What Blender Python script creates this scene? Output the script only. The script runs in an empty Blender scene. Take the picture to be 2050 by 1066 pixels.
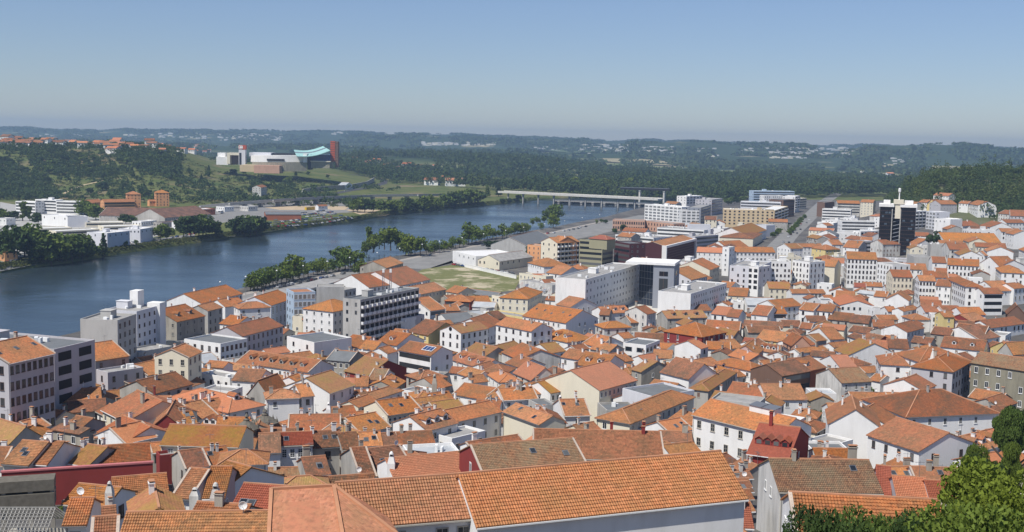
import bpy, math, random
import numpy as np
from mathutils import Vector, Matrix
random.seed(7); rng = np.random.default_rng(7)
sc = bpy.context.scene
COL = sc.collection
PI = math.pi
# ------------------------------------------------------------------ camera
F, CX, CY, CAMZ = 2300.0, 1025.0, 533.0, 88.0
PITCH = math.atan((CY-282)/F); ROLL = math.radians(1.15)
f0 = Vector((0, math.cos(PITCH), -math.sin(PITCH))); r0 = Vector((1, 0, 0)); u0 = Vector((0, math.sin(PITCH), math.cos(PITCH)))
RT = r0*math.cos(ROLL)+u0*math.sin(ROLL); UP = u0*math.cos(ROLL)-r0*math.sin(ROLL); FW = f0
CAM = Vector((0, 0, CAMZ))
cd = bpy.data.cameras.new('camera'); cam = bpy.data.objects.new('camera', cd); COL.objects.link(cam)
cd.sensor_width = 36; cd.lens = 36*F/2050; cd.clip_start = 1; cd.clip_end = 60000
cam.matrix_world = Matrix(((RT.x, UP.x, -FW.x, 0), (RT.y, UP.y, -FW.y, 0), (RT.z, UP.z, -FW.z, CAMZ), (0, 0, 0, 1)))
sc.camera = cam
def ray(u, v): return FW+RT*((u-CX)/F)-UP*((v-CY)/F)
def proj(p):
    d = Vector(p)-CAM; w = d.dot(FW)
    return (CX+F*d.dot(RT)/w, CY-F*d.dot(UP)/w)
def at_z(u, v, z):
    d = ray(u, v); t = (z-CAMZ)/d.z
    return CAM+d*t
# ------------------------------------------------------------------ terrain
def sm(t): t = np.clip(t, 0, 1); return t*t*(3-2*t)
def polar(pts, z):
    o = []
    for u, v in pts:
        p = at_z(u, v, z); o.append((p.x/p.y, p.y))
    o.sort(); return np.array([q[0] for q in o]), np.array([q[1] for q in o])
NA, NY = polar([(-900, 905), (-300, 790), (0, 716), (150, 675), (300, 634), (400, 603), (480, 579), (700, 532), (850, 503), (940, 486), (1110, 455), (1215, 434), (1310, 411)], 5.0)
FA, FY = polar([(-900, 640), (-300, 575), (0, 547), (140, 527), (220, 513), (400, 487), (480, 475), (530, 468), (700, 446), (800, 429), (900, 418), (985, 411), (1050, 404)], 0.0)
NA = np.append(NA, [.2, .8]); NY = np.append(NY, [1800, 1900])
FA = np.append(FA, [.03, .13, .2, .8]); FY = np.append(FY, [1760, 1950, 1801, 1901])
def yn(a): return np.interp(a, NA, NY)
def yf(a): return np.interp(a, FA, FY)
PY = [-200, 0, 40, 80, 120, 160, 200, 250, 300, 360, 450, 550, 700, 1e5]
PZ = [76, 72, 62, 52, 42, 33, 26, 19, 14, 10, 7, 5.5, 5, 5]
SKA = [-.8, -.446, -.315, -.141, -.076, -.011, .076, .163, .25, .315, .38, .424, .446, .8]
SKD = [5, 5, 6.5, 11.5, 8.5, 8, 5.5, 4.5, 3, 5, 5, 5, 3, 4]
def wob(a, k, s): return np.sin(a*k+s)+.6*np.sin(a*k*2.3+s*2)+.4*np.sin(a*k*5.1+s*3)
def gz(x, y):
    x = np.asarray(x, float); y = np.asarray(y, float)
    yy = np.maximum(y, 50); a = x/yy
    z = np.interp(y, PY, PZ)
    z = z+14*sm((a-.29)/.13)*sm((y-380)/250)*(1-sm((y-1500)/400))
    z = z+38*sm((a-.30)/.07)*sm((y-1000)/320)*(1-sm((y-1420)/350))
    far = y > yf(a)
    zf = 1+3*sm((y-yf(a))/9)
    top = np.interp(a, [-.9, -.45, -.31, -.255, -.185, -.14, -.10], [66, 62, 60, 30, 28, 12, 0])
    foot = np.interp(a, [-.5, -.3, -.2, -.1], [1380, 1400, 1560, 1600])
    zf = zf+top*sm((y-foot)/620)*(1-sm((y-2250)/800))*(1+.04*wob(a, 40, 1)+.05*wob(y/900, 9, 2))
    # far hills
    def ridge(y0, w, dpx, amp): return np.maximum(0, 88-5+dpx*y0/F+amp)*np.exp(-((y-y0)/w)**2)
    sk = np.interp(a, SKA, SKD)
    rz = ridge(9000, 1700, sk-.4, 5*wob(a, 30, 3))
    rz = np.maximum(rz, sm((a-.25)/.06)*(1-sm((a-.60)/.1))*ridge(5600, 800, np.interp(a, [.27, .32, .38, .41, .43, .5], [3, 6.2, 7.2, 6.5, 5, 2]), 3*wob(a, 50, 1)))
    rz = np.maximum(rz, sm((a-.06)/.05)*(1-sm((a-.24)/.06))*ridge(6000, 700, 3.6, 5*wob(a, 45, 2)))
    rz = np.maximum(rz, sm((a+.18)/.05)*(1-sm((a-.05)/.08))*ridge(7200, 900, 5.5, 5*wob(a, 38, 5)))
    rz = np.maximum(rz, .5*ridge(5000, 500, -6, 6*wob(a, 30, 7)))
    zf = zf+rz*sm((y-3600)/900)+30*sm((a+.18)/.05)*(1-sm((a-.0)/.10))*sm((y-2500)/600)*(1-sm((y-3500)/700))
    wat = (y > yn(a)) & (y <= yf(a))
    r = np.where(far, zf+np.where(a > -.1, 0, 0), z)
    r = np.where(far & (a > .2), z+rz*sm((y-3600)/900), r)
    return np.where(wat, -2.5, r)
def g1(x, y): return float(gz(x, y))
TT = 45*1.012**np.arange(470)
def hit(u, v, h=0.0):
    d = ray(u, v)
    def first(t):
        up = (CAMZ+d.z*t) > gz(d.x*t, d.y*t)+h
        k = np.argmax(up); m = np.argmax(~up[k:])+k
        return m if (up.any() and not up[k:].all()) else len(t)-1
    m = first(TT); lo, hi = TT[max(m-1, 0)], TT[m]
    for _ in range(2):
        t = np.linspace(lo, hi, 40); up = (CAMZ+d.z*t) > gz(d.x*t, d.y*t)+h; k = int(np.argmin(up)) if not up.all() else 39
        lo, hi = t[max(k-1, 0)], t[k]
    return CAM+d*float(hi)
# ------------------------------------------------------------------ materials
MATS = {}
class NT:
    def __init__(s, name, rough=.85, spec=.2):
        s.m = bpy.data.materials.new(name); s.m.use_nodes = True
        s.t = s.m.node_tree; s.n = s.t.nodes; s.b = s.n['Principled BSDF']
        s.b.inputs['Roughness'].default_value = rough; s.b.inputs['Specular IOR Level'].default_value = spec
        MATS[name] = s.m
    def N(s, typ, **k):
        n = s.n.new(typ)
        for a, v in k.items():
            if a in n.inputs: n.inputs[a].default_value = v
            else: setattr(n, a, v)
        return n
    def L(s, a, b): s.t.links.new(a, b)
    def mix(s, fac, a, b, mode='MIX'):
        n = s.n.new('ShaderNodeMix'); n.data_type = 'RGBA'; n.blend_type = mode
        for sock, v in ((n.inputs[0], fac), (n.inputs[6], a), (n.inputs[7], b)):
            if hasattr(v, 'is_output'): s.L(v, sock)
            elif isinstance(v, tuple): sock.default_value = (*v[:3], 1)
            else: sock.default_value = v
        return n.outputs[2]
    def math(s, op, a, b=0.0, c=0.0):
        n = s.n.new('ShaderNodeMath'); n.operation = op
        for i, v in enumerate((a, b, c)):
            if hasattr(v, 'is_output'): s.L(v, n.inputs[i])
            else: n.inputs[i].default_value = v
        return n.outputs[0]
    def ramp(s, fac, p0, p1):
        n = s.n.new('ShaderNodeMapRange'); n.inputs[1].default_value = p0; n.inputs[2].default_value = p1
        s.L(fac, n.inputs[0]); return n.outputs[0]
    def coords(s, scale=(1, 1, 1), kind='Object', jitter=True):
        tc = s.n.new('ShaderNodeTexCoord'); mp = s.n.new('ShaderNodeMapping'); mp.inputs['Scale'].default_value = scale
        s.L(tc.outputs[kind], mp.inputs[0])
        if jitter:
            oi = s.n.new('ShaderNodeObjectInfo'); ml = s.n.new('ShaderNodeVectorMath'); ml.operation = 'SCALE'
            cb = s.n.new('ShaderNodeCombineXYZ')
            for i in range(3): s.L(oi.outputs['Random'], cb.inputs[i])
            s.L(cb.outputs[0], ml.inputs[0]); ml.inputs['Scale'].default_value = 97
            s.L(ml.outputs[0], mp.inputs['Location'])
        return mp.outputs[0]
    def noise(s, vec, scale, det=3, rough=.55):
        n = s.N('ShaderNodeTexNoise', Scale=scale, Detail=det, Roughness=rough); s.L(vec, n.inputs['Vector']); return n.outputs[0]
    def col(s, c):
        if hasattr(c, 'is_output'): s.L(c, s.b.inputs['Base Color'])
        else: s.b.inputs['Base Color'].default_value = (*c, 1)
        return s.m
    def bump(s, h, strength=.3, dist=.1):
        b = s.N('ShaderNodeBump', Strength=strength, Distance=dist); s.L(h, b.inputs['Height']); s.L(b.outputs[0], s.b.inputs['Normal'])
    def orand(s): return s.n.new('ShaderNodeObjectInfo').outputs['Random']
    def hsv(s, c, h=.5, sat=1., v=1.):
        n = s.n.new('ShaderNodeHueSaturation')
        for k, x in (('Hue', h), ('Saturation', sat), ('Value', v), ('Color', c)):
            if hasattr(x, 'is_output'): s.L(x, n.inputs[k])
            else: n.inputs[k].default_value = (*x, 1) if isinstance(x, tuple) else x
        return n.outputs[0]
def wall_mat(name, c, stain=.25, dark=None, rough=.9):
    t = NT('wall_'+name, rough)
    dark = dark or tuple(x*.55 for x in c)
    a = t.noise(t.coords((1, 1, .22)), .55, 5, .65); b = t.noise(t.coords((1, 1, 1)), .09, 3)
    k = t.math('MULTIPLY', t.ramp(t.math('ADD', a, t.math('MULTIPLY', b, .6)), .72, 1.12), stain)
    base = t.hsv(c, .5, 1, t.ramp(t.orand(), -1.5, 1.2)) if False else c
    fine = t.noise(t.coords((1, 1, 1)), 3.0, 3)
    m = t.mix(k, base, dark); m = t.mix(t.math('MULTIPLY', fine, .12), m, tuple(x*.7 for x in c))
    t.col(m)
wall_mat('w', (.82, .81, .78), .34, (.42, .40, .36)); wall_mat('W', (.66, .66, .68), .25); wall_mat('c', (.74, .68, .53), .25)
wall_mat('g', (.44, .42, .38), .7, (.16, .15, .13)); wall_mat('G', (.68, .66, .61), .85, (.20, .195, .18)); wall_mat('P', (.62, .42, .38), .3)
wall_mat('y', (.72, .58, .26), .3); wall_mat('R', (.26, .045, .04), .35, (.13, .03, .025)); wall_mat('k', (.47, .46, .43), .55, (.22, .21, .19))
wall_mat('L', (.50, .48, .49), .3); wall_mat('s', (.40, .37, .31), .8, (.15, .14, .12)); wall_mat('S', (.30, .28, .21), .7, (.12, .11, .085))
wall_mat('O', (.72, .36, .17), .25); wall_mat('V', (.33, .31, .20), .25); wall_mat('T', (.60, .47, .29), .25); wall_mat('N', (.56, .34, .24), .5)
wall_mat('A', (.27, .285, .32), .15); wall_mat('B', (.42, .52, .62), .15); wall_mat('m', (.085, .03, .035), .2); wall_mat('D', (.035, .045, .065), .1, rough=.12)
wall_mat('K', (.012, .011, .013), .1, rough=.35); wall_mat('b', (.38, .13, .07), .3); wall_mat('n', (.18, .11, .08), .4)
def roof_mat(name, c1, c2, stain, st=.4, tile=True, old=.2, bk=.55):
    t = NT('roof_'+name, .9, .15)
    uv = t.n.new('ShaderNodeUVMap'); sp = t.n.new('ShaderNodeSeparateXYZ'); t.L(uv.outputs[0], sp.inputs[0])
    cu = t.math('DIVIDE', sp.outputs[0], .24); cv = t.math('DIVIDE', sp.outputs[1], .38)
    cb = t.n.new('ShaderNodeCombineXYZ'); t.L(t.math('FLOOR', cu), cb.inputs[0]); t.L(t.math('FLOOR', cv), cb.inputs[1]); t.L(t.math('MULTIPLY', t.orand(), 50), cb.inputs[2])
    wn = t.n.new('ShaderNodeTexWhiteNoise'); t.L(cb.outputs[0], wn.inputs[0])
    big = t.noise(t.coords(), .22, 4, .6); mid = t.noise(t.coords(), 1.1, 4, .7)
    m = t.mix(t.ramp(wn.outputs[0], .1, .95), c1, c2)
    m = t.mix(t.math('MULTIPLY', t.ramp(t.math('ADD', big, t.math('MULTIPLY', mid, .7)), .70, 1.02), min(1, st*1.25)), m, stain)
    m = t.mix(t.math('MULTIPLY', t.ramp(t.noise(t.coords((1, 1, 1)), 1.7, 5, .75), .47, .68), old), m, (.07, .05, .035))
    m = t.mix(t.math('MULTIPLY', t.ramp(wn.outputs[0], .9, .97), .35), m, tuple(min(1, x*1.5) for x in c1))
    # grooves between the tile columns and overlapped rows
    fu = t.math('FRACT', cu); fv = t.math('FRACT', cv)
    hu = t.math('SINE', t.math('MULTIPLY', fu, PI)); hv = t.math('SUBTRACT', 1.0, fv)
    hgt = t.math('ADD', t.math('MULTIPLY', hu, .09), t.math('MULTIPLY', hv, .035))
    m = t.hsv(m, t.math('MULTIPLY_ADD', t.math('FRACT', t.math('MULTIPLY', t.orand(), 7.3)), .010, .4985), t.math('MULTIPLY_ADD', t.math('FRACT', t.math('MULTIPLY', t.orand(), 13.7)), .14, .90), t.math('MULTIPLY_ADD', t.orand(), .28, .80))
    t.col(m); t.bump(hgt, bk, 1.0)
roof_mat('o', (.54, .20, .07), (.45, .15, .052), (.31, .155, .065), .7, old=.6); roof_mat('f', (.50, .205, .105), (.43, .155, .075), (.36, .17, .08), .6, old=.4); roof_mat('t', (.44, .15, .06), (.34, .105, .045), (.22, .12, .06), .65, old=.5)
roof_mat('F', (.50, .21, .11), (.40, .15, .075), (.36, .18, .085), .65, old=.45, bk=.12); roof_mat('b', (.36, .135, .065), (.26, .095, .048), (.15, .09, .055), .75, old=.6); roof_mat('l', (.40, .17, .07), (.32, .125, .055), (.33, .19, .05), .8, old=.35)
roof_mat('r', (.36, .105, .06), (.29, .08, .048), (.26, .08, .05), .4, old=.15); roof_mat('n', (.54, .205, .10), (.47, .165, .078), (.38, .17, .09), .45, old=.18)
roof_mat('v', (.36, .17, .085), (.18, .085, .05), (.26, .20, .12), .6, old=.35); roof_mat('x', (.20, .085, .055), (.26, .17, .13), (.10, .07, .06), .7, old=.3)
def plain(name, c, rough=.8, var=.25, sc_=.4, metal=0):
    t = NT(name, rough); n = t.noise(t.coords(), sc_, 5, .65)
    t.col(t.mix(t.math('MULTIPLY', t.ramp(n, .35, .75), var*2), c, tuple(x*.5 for x in c))); t.b.inputs['Metallic'].default_value = metal
    return t.m
plain('roof_d', (.17, .18, .185), .8); plain('roof_m', (.45, .47, .48), .5); plain('roof_w', (.74, .73, .70), .8, .15); plain('roof_k', (.36, .35, .33), .9, .4)
plain('ridge_tile', (.50, .25, .14), .9, .3); plain('mortar', (.52, .43, .35), .9, .35); plain('stone_dark', (.17, .155, .125), .95, .4, 1.5); plain('metal_grey', (.30, .31, .32), .45, .1, metal=.6); plain('white_paint', (.80, .80, .78), .6, .1)
plain('concrete', (.42, .41, .38), .9, .35); plain('asphalt', (.075, .075, .078), .9, .3, .15); plain('asphalt_pale', (.25, .245, .23), .9, .3, .12); plain('paving', (.36, .33, .29), .9, .25); plain('dirt', (.50, .39, .25), .95, .25, .08)
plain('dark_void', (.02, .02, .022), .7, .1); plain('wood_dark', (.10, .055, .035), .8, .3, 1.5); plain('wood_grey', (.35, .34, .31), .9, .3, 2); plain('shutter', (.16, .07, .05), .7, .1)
plain('teal_roof', (.36, .60, .56), .5, .12, .05); plain('red_paint', (.50, .10, .05), .6, .15); plain('yellow_paint', (.65, .42, .03), .6, .1); plain('blue_glass', (.03, .06, .16), .2, .1)
plain('stone_light', (.62, .60, .54), .9, .3); plain('bark', (.13, .095, .07), .95, .3, 3); plain('blue_paint', (.05, .12, .35), .5, .1); plain('frame_white', (.74, .74, .72), .6, .05)
plain('frame_dark', (.10, .07, .06), .6, .05); plain('frame_stone', (.46, .43, .37), .9, .2)
t = NT('glass', .08, .5); t.col(t.mix(t.math('POWER', t.orand(), 3.0), (.012, .016, .022), (.16, .165, .16)))
t = NT('glass_light', .12, .5); t.col((.09, .12, .15))
for n_, c_ in dict(white=(.75, .75, .75), silver=(.42, .43, .45), black=(.015, .015, .017), grey=(.14, .145, .15), red=(.38, .02, .02), blue=(.03, .07, .22), green=(.03, .12, .08), orange=(.7, .25, .03)).items():
    t = NT('car_'+n_, .25, .5); t.col(c_)
def leaf_mat(name, c1, c2, tint=False):
    t = NT(name, .75, .12)
    ge = t.n.new('ShaderNodeNewGeometry'); m = t.mix(ge.outputs['Random Per Island'], c1, c2)
    if tint:
        at = t.n.new('ShaderNodeAttribute'); at.attribute_name = 'tint'
        m = t.mix(at.outputs['Fac'], m, (c1[0]*2.1, c1[1]*1.5, c1[2]*1.05))
    else: m = t.mix(t.math('MULTIPLY', t.orand(), .8), m, (c1[0]*1.7, c1[1]*1.4, c1[2]*1.0))
    tr = t.N('ShaderNodeBsdfTranslucent'); t.L(m, tr.inputs[0]); mx = t.N('ShaderNodeMixShader'); mx.inputs[0].default_value = .22
    t.L(t.b.outputs[0], mx.inputs[1]); t.L(tr.outputs[0], mx.inputs[2]); t.L(mx.outputs[0], t.n['Material Output'].inputs[0])
    t.col(m)
leaf_mat('leaf', (.075, .12, .026), (.115, .17, .04)); leaf_mat('leaf_dark', (.032, .062, .022), (.055, .09, .028)); leaf_mat('leaf_bright', (.10, .15, .025), (.15, .20, .04))
leaf_mat('wood_leaf', (.034, .066, .022), (.065, .105, .032), True); leaf_mat('hill_leaf', (.045, .08, .026), (.085, .125, .04), True); leaf_mat('scrub_leaf', (.06, .085, .025), (.10, .115, .04), True)
# ------------------------------------------------------------------ mesh helpers
class MB:
    def __init__(s): s.v = []; s.f = []; s.m = []; s.uv = []
    def face(s, pts, m=0, uv=None):
        i = len(s.v); s.v += [tuple(p) for p in pts]; s.f.append(tuple(range(i, i+len(pts)))); s.m.append(m)
        s.uv += uv if uv else [(0, 0)]*len(pts)
    def box(s, x0, x1, y0, y1, z0, z1, m=0, bottom=True):
        a = [(x0, y0), (x1, y0), (x1, y1), (x0, y1)]
        for i in range(4):
            p, q = a[i], a[(i+1) % 4]
            w = math.dist(p, q)
            s.face([(*p, z0), (*q, z0), (*q, z1), (*p, z1)], m, [(0, 0), (w, 0), (w, z1-z0), (0, z1-z0)])
        s.face([(*p, z1) for p in a], m, [(p[0], p[1]) for p in a])
        if bottom: s.face([(*p, z0) for p in reversed(a)], m)
    def prism(s, poly, z0, z1, m=0):
        n = len(poly)
        for i in range(n):
            p, q = poly[i], poly[(i+1) % n]; s.face([(*p, z0), (*q, z0), (*q, z1), (*p, z1)], m)
        s.face([(*p, z1) for p in poly], m); s.face([(*p, z0) for p in reversed(poly)], m)
    def beam(s, a, b, w, h, m=0):
        a = Vector(a); b = Vector(b); d = (b-a).normalized(); r = d.cross(Vector((0, 0, 1)))
        r = r.normalized() if r.length > 1e-4 else Vector((1, 0, 0)); u = r.cross(d)
        c = [r*(w/2)-u*(h/2), r*(w/2)+u*(h/2), -r*(w/2)+u*(h/2), -r*(w/2)-u*(h/2)]
        for i in range(4): s.face([a+c[i], a+c[(i+1) % 4], b+c[(i+1) % 4], b+c[i]], m)
        s.face([a+q for q in reversed(c)], m); s.face([b+q for q in c], m)
    def lathe(s, c, prof, n=10, m=0):
        for (r0_, z0), (r1_, z1) in zip(prof, prof[1:]):
            for i in range(n):
                a0, a1 = 2*PI*i/n, 2*PI*(i+1)/n
                P = lambda r, a, z: (c[0]+r*math.cos(a), c[1]+r*math.sin(a), c[2]+z)
                q = [P(r0_, a0, z0), P(r0_, a1, z0), P(r1_, a1, z1), P(r1_, a0, z1)]
                if r1_ < 1e-4: q = q[:3]
                if r0_ < 1e-4: q = [q[0], q[2], q[3]]
                s.face(q, m)
    def slab(s, poly, th, m=0, uv=None):
        poly = [Vector(p) for p in poly]; n = len(poly)
        s.face(poly, m, uv)
        lo = [p-Vector((0, 0, th)) for p in poly]
        for i in range(n): s.face([lo[i], lo[(i+1) % n], poly[(i+1) % n], poly[i]], m, [uv[i], uv[(i+1) % n], uv[(i+1) % n], uv[i]] if uv else None)
        s.face(list(reversed(lo)), m)
    def mesh(s, name, mats):
        me = bpy.data.meshes.new(name); me.from_pydata(s.v, [], s.f)
        for x in mats: me.materials.append(MATS[x])
        me.polygons.foreach_set('material_index', s.m)
        ul = me.uv_layers.new(name='UVMap'); ul.data.foreach_set('uv', np.array(s.uv, np.float32).ravel())
        me.update(); return me
    def obj(s, name, mats, parent=None, loc=(0, 0, 0), rz=0.0): return link(name, s.mesh(name, mats), parent, loc, rz)
def link(name, me, parent=None, loc=(0, 0, 0), rz=0.0):
    o = bpy.data.objects.new(name, me); COL.objects.link(o); o.location = loc
    if rz: o.rotation_euler = (0, 0, rz)
    if parent: o.parent = parent
    return o
def tag(o, label=None, cat=None, group=None, kind=None):
    if label: o['label'] = label
    if cat: o['category'] = cat
    if group: o['group'] = group
    if kind: o['kind'] = kind
    return o
def empty(name, loc, rz=0.0):
    o = link(name, None, None, loc, rz); o.empty_display_size = 1; return o
def np_mesh(name, verts, quads, mats, tint=None):
    me = bpy.data.meshes.new(name); nv, nf = len(verts), len(quads); k = quads.shape[1]
    me.vertices.add(nv); me.vertices.foreach_set('co', np.asarray(verts, np.float32).ravel())
    me.loops.add(nf*k); me.loops.foreach_set('vertex_index', quads.astype(np.int32).ravel())
    me.polygons.add(nf); me.polygons.foreach_set('loop_start', np.arange(0, nf*k, k, dtype=np.int32))
    try: me.polygons.foreach_set('loop_total', np.full(nf, k, np.int32))
    except Exception: pass
    if tint is not None:
        at = me.attributes.new('tint', 'FLOAT', 'POINT'); at.data.foreach_set('value', np.asarray(tint, np.float32))
    for x in mats: me.materials.append(MATS[x])
    me.update(calc_edges=True); return me
# ------------------------------------------------------------------ windows and small parts (unit meshes shared by copies)
def window_mesh(fm, glass='glass', mull=1, sill=True, bars=0):
    b = MB(); t = .09
    b.box(-.5, -.5+t, -.07, 0, -.5, .5, 0); b.box(.5-t, .5, -.07, 0, -.5, .5, 0)
    b.box(-.5+t, .5-t, -.07, 0, .5-t*.7, .5, 0); b.box(-.5+t, .5-t, -.07, 0, -.5, -.5+t*.7, 0)
    for k in range(mull):
        x = -.5+(k+1)/(mull+1); b.box(x-.025, x+.025, -.055, -.021, -.5+t*.7, .5-t*.7, 0)
    for k in range(bars):
        z = -.5+(k+1)/(bars+1); b.box(-.5+t, .5-t, -.05, -.021, z-.015, z+.015, 0)
    b.face([(-.5+t, -.02, -.5+t*.7), (.5-t, -.02, -.5+t*.7), (.5-t, -.02, .5-t*.7), (-.5+t, -.02, .5-t*.7)], 1)
    if sill: b.box(-.58, .58, -.14, 0, -.56, -.5, 0)
    return b.mesh('window', [fm, glass])
WM = {'w': window_mesh('frame_white'), 'd': window_mesh('frame_dark'), 's': window_mesh('frame_stone', bars=1), 'W': window_mesh('frame_white', bars=3),
      'm': window_mesh('metal_grey', mull=0, sill=False), 'G': window_mesh('frame_white', mull=3, sill=False), 'h': window_mesh('frame_stone', 'shutter', mull=1)}
def split_mesh(me, slots, name):
    """the faces of some material slots as a mesh of their own (a pane, a cap, a dormer window)"""
    b = MB()
    for p in me.polygons:
        if p.material_index in slots: b.face([tuple(me.vertices[i].co) for i in p.vertices], slots.index(p.material_index), [tuple(me.uv_layers[0].data[i].uv) for i in p.loop_indices])
    return b.mesh(name, [me.materials[i].name for i in slots])
def flat_pane(m):
    b = MB(); b.box(-.5, .5, -.03, 0, -.5, .5, 0); return b.mesh('window_band', [m])
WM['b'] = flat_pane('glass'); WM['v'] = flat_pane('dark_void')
def balcony_mesh():
    b = MB(); b.box(-.5, .5, -.03, 0, -.5, .42, 1); b.box(-.52, .52, -1.1, 0, -.58, -.5, 0); b.box(-.52, .52, -1.1, -1.02, -.5, -.14, 0)
    b.box(-.52, -.49, -1.02, 0, -.5, -.14, 0); b.box(.49, .52, -1.02, 0, -.5, -.14, 0); return b.mesh('balcony', ['white_paint', 'dark_void'])
WM['A'] = balcony_mesh()
def chimney_mesh(m, w=.55, d=.9, h=1.6):
    b = MB(); b.box(-w/2, w/2, -d/2, d/2, -1.2, h, 0); b.box(-w/2-.1, w/2+.1, -d/2-.1, d/2+.1, h, h+.14, 0)
    b.box(-w/2+.08, w/2-.08, -d/2+.08, d/2-.08, h+.14, h+.34, 1); b.box(-w/2-.06, w/2+.06, -d/2-.06, d/2+.06, h+.34, h+.44, 2)
    return b.mesh('chimney', [m, 'dark_void', 'ridge_tile'])
CH = {'w': chimney_mesh('wall_w'), 'g': chimney_mesh('wall_g'), 'R': chimney_mesh('wall_R', .7, .7, 2.4), 's': chimney_mesh('wall_s', .6, 1.2, 2.2), 'G': chimney_mesh('wall_G', .5, .7, 1.2)}
def dish_mesh():
    b = MB(); b.lathe((0, 0, 0), [(0.02, 0), (.25, .05), (.42, .16), (.40, .17), (.24, .08), (0, .03)], 10, 0)
    for i in range(len(b.v)):
        x, y, z = b.v[i]; b.v[i] = (x, -z, y+.9)
    b.beam((0, 0, -.4), (0, 0, .9), .06, .06, 1); b.beam((0, -.1, .65), (0, -.55, .9), .03, .03, 1); return b.mesh('satellite_dish', ['white_paint', 'metal_grey'])
DISH = dish_mesh()
def antenna_mesh():
    b = MB(); b.beam((0, 0, -.5), (0, 0, 2.6), .05, .05, 0); b.beam((-.7, 0, 2.3), (.7, 0, 2.3), .03, .03, 0)
    for k in range(7): b.beam((-.65+k*.21, -.32, 2.32), (-.65+k*.21, .32, 2.32), .02, .02, 0)
    return b.mesh('antenna', ['metal_grey'])
ANT = antenna_mesh()
def skylight_mesh():
    b = MB(); b.box(-.45, .45, -.6, .6, -.05, .07, 0); b.box(-.36, .36, -.5, .5, .07, .085, 1); return b.mesh('skylight', ['metal_grey', 'glass'])
SKY = skylight_mesh()
def dormer_mesh(wm='wall_w', rm='roof_t'):
    b = MB(); b.box(-.75, .75, -.1, 2.6, -.6, 1.0, 0); b.box(-.45, .45, -.13, -.1, .1, .85, 2)
    b.face([(-.75, -.1, 1), (.75, -.1, 1), (0, -.1, 1.5)], 0)
    for s in (-1, 1): b.slab([(s*.95, -.3, .9), (0, -.3, 1.56), (0, 2.8, 1.56), (s*.95, 2.8, .9)][::s], .08, 1, [(0, 0), (0, 1.1), (3, 1.1), (3, 0)])
    return b.mesh('dormer', [wm, rm, 'glass'])
DORM = {'w': dormer_mesh(), 'g': dormer_mesh('wall_g'), 'R': dormer_mesh('wall_R', 'roof_r')}
AC = None
def ac_mesh():
    b = MB(); b.box(-.45, .45, -.2, .2, 0, .7, 0); b.lathe((-.1, -.205, .35), [(.26, 0), (.26, .01)], 8, 1); return b.mesh('air_conditioner', ['white_paint', 'dark_void'])
AC = ac_mesh()
REG = []; FOOT = []
WALLNAME = dict(w='white', W='pale grey', c='cream', g='grey', G='stained', P='pink', y='yellow', R='dark red', k='concrete', L='lilac grey', s='stone', S='olive stone',
    O='orange', V='olive', T='tan', N='salmon', A='dark grey', B='pale blue', m='maroon', D='dark glass', K='black', b='brick', n='brown')
ROOFNAME = dict(f='orange', o='orange', t='terracotta', b='brown', l='yellowed', r='red', n='salmon', v='mottled', x='rusty', d='dark grey', m='metal', w='white', k='concrete')
FORM = dict(p='gable', g='gable', h='hip', s='lean-to', f='flat')
FLATM = dict(d='roof_d', m='roof_m', w='roof_w', k='roof_k')
def rmat(c): return FLATM.get(c, 'roof_'+c)
def solve(fn, target, lo, hi):
    for _ in range(40):
        m = (lo+hi)/2
        if fn(m) > target: lo = m          # pixel row still too low: needs more
        else: hi = m
    return (lo+hi)/2
LASTROOT = None
def slope_uv(poly):
    p = [Vector(q) for q in poly]; n = (p[1]-p[0]).cross(p[2]-p[0]).normalized()
    e = Vector((-n.y, n.x, 0)); e = e.normalized() if e.length > 1e-4 else Vector((1, 0, 0)); up = n.cross(e)
    return [(q.dot(e), q.dot(up)) for q in p]
def tiled(b, o, ex, ey, L, S, m):
    """barrel tiles as real geometry on a rectangular slope: origin o, unit eave dir ex, unit up-slope dir ey"""
    nrm = ex.cross(ey); nc = max(2, int(L/.24)); nr = max(2, int(S/.38)); seg = 4; us = np.linspace(0, L, nc*seg+1)
    hz = [.05*abs(math.sin(PI*i/seg)) for i in range(nc*seg+1)]
    idx = len(b.v)
    rows = []
    for r in range(nr):
        v0, v1 = S*r/nr, S*(r+1)/nr
        for vv, add in ((v0, .065), (v1+.02, .0)):
            base = len(b.v)
            for u_, z_ in zip(us, hz): b.v.append(tuple(o+ex*float(u_)+ey*vv+nrm*(z_+add+.04)))
            rows.append((base, vv))
    for r in range(0, len(rows)-1):
        b0, v0 = rows[r]; b1, v1 = rows[r+1]
        for i in range(len(us)-1):
            b.f.append((b0+i, b0+i+1, b1+i+1, b1+i)); b.m.append(m)
            b.uv += [(us[i], v0), (us[i+1], v0), (us[i+1], v1-.03), (us[i], v1-.03)]
    for i in range(len(us)-1):                 # the open scalloped ends along the eave
        b0 = rows[0][0]; p, q = Vector(b.v[b0+i]), Vector(b.v[b0+i+1])
        b.face([o+ex*float(us[i]), o+ex*float(us[i+1]), q, p], m, [(us[i], 0), (us[i+1], 0), (us[i+1], .1), (us[i], .1)])
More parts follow.
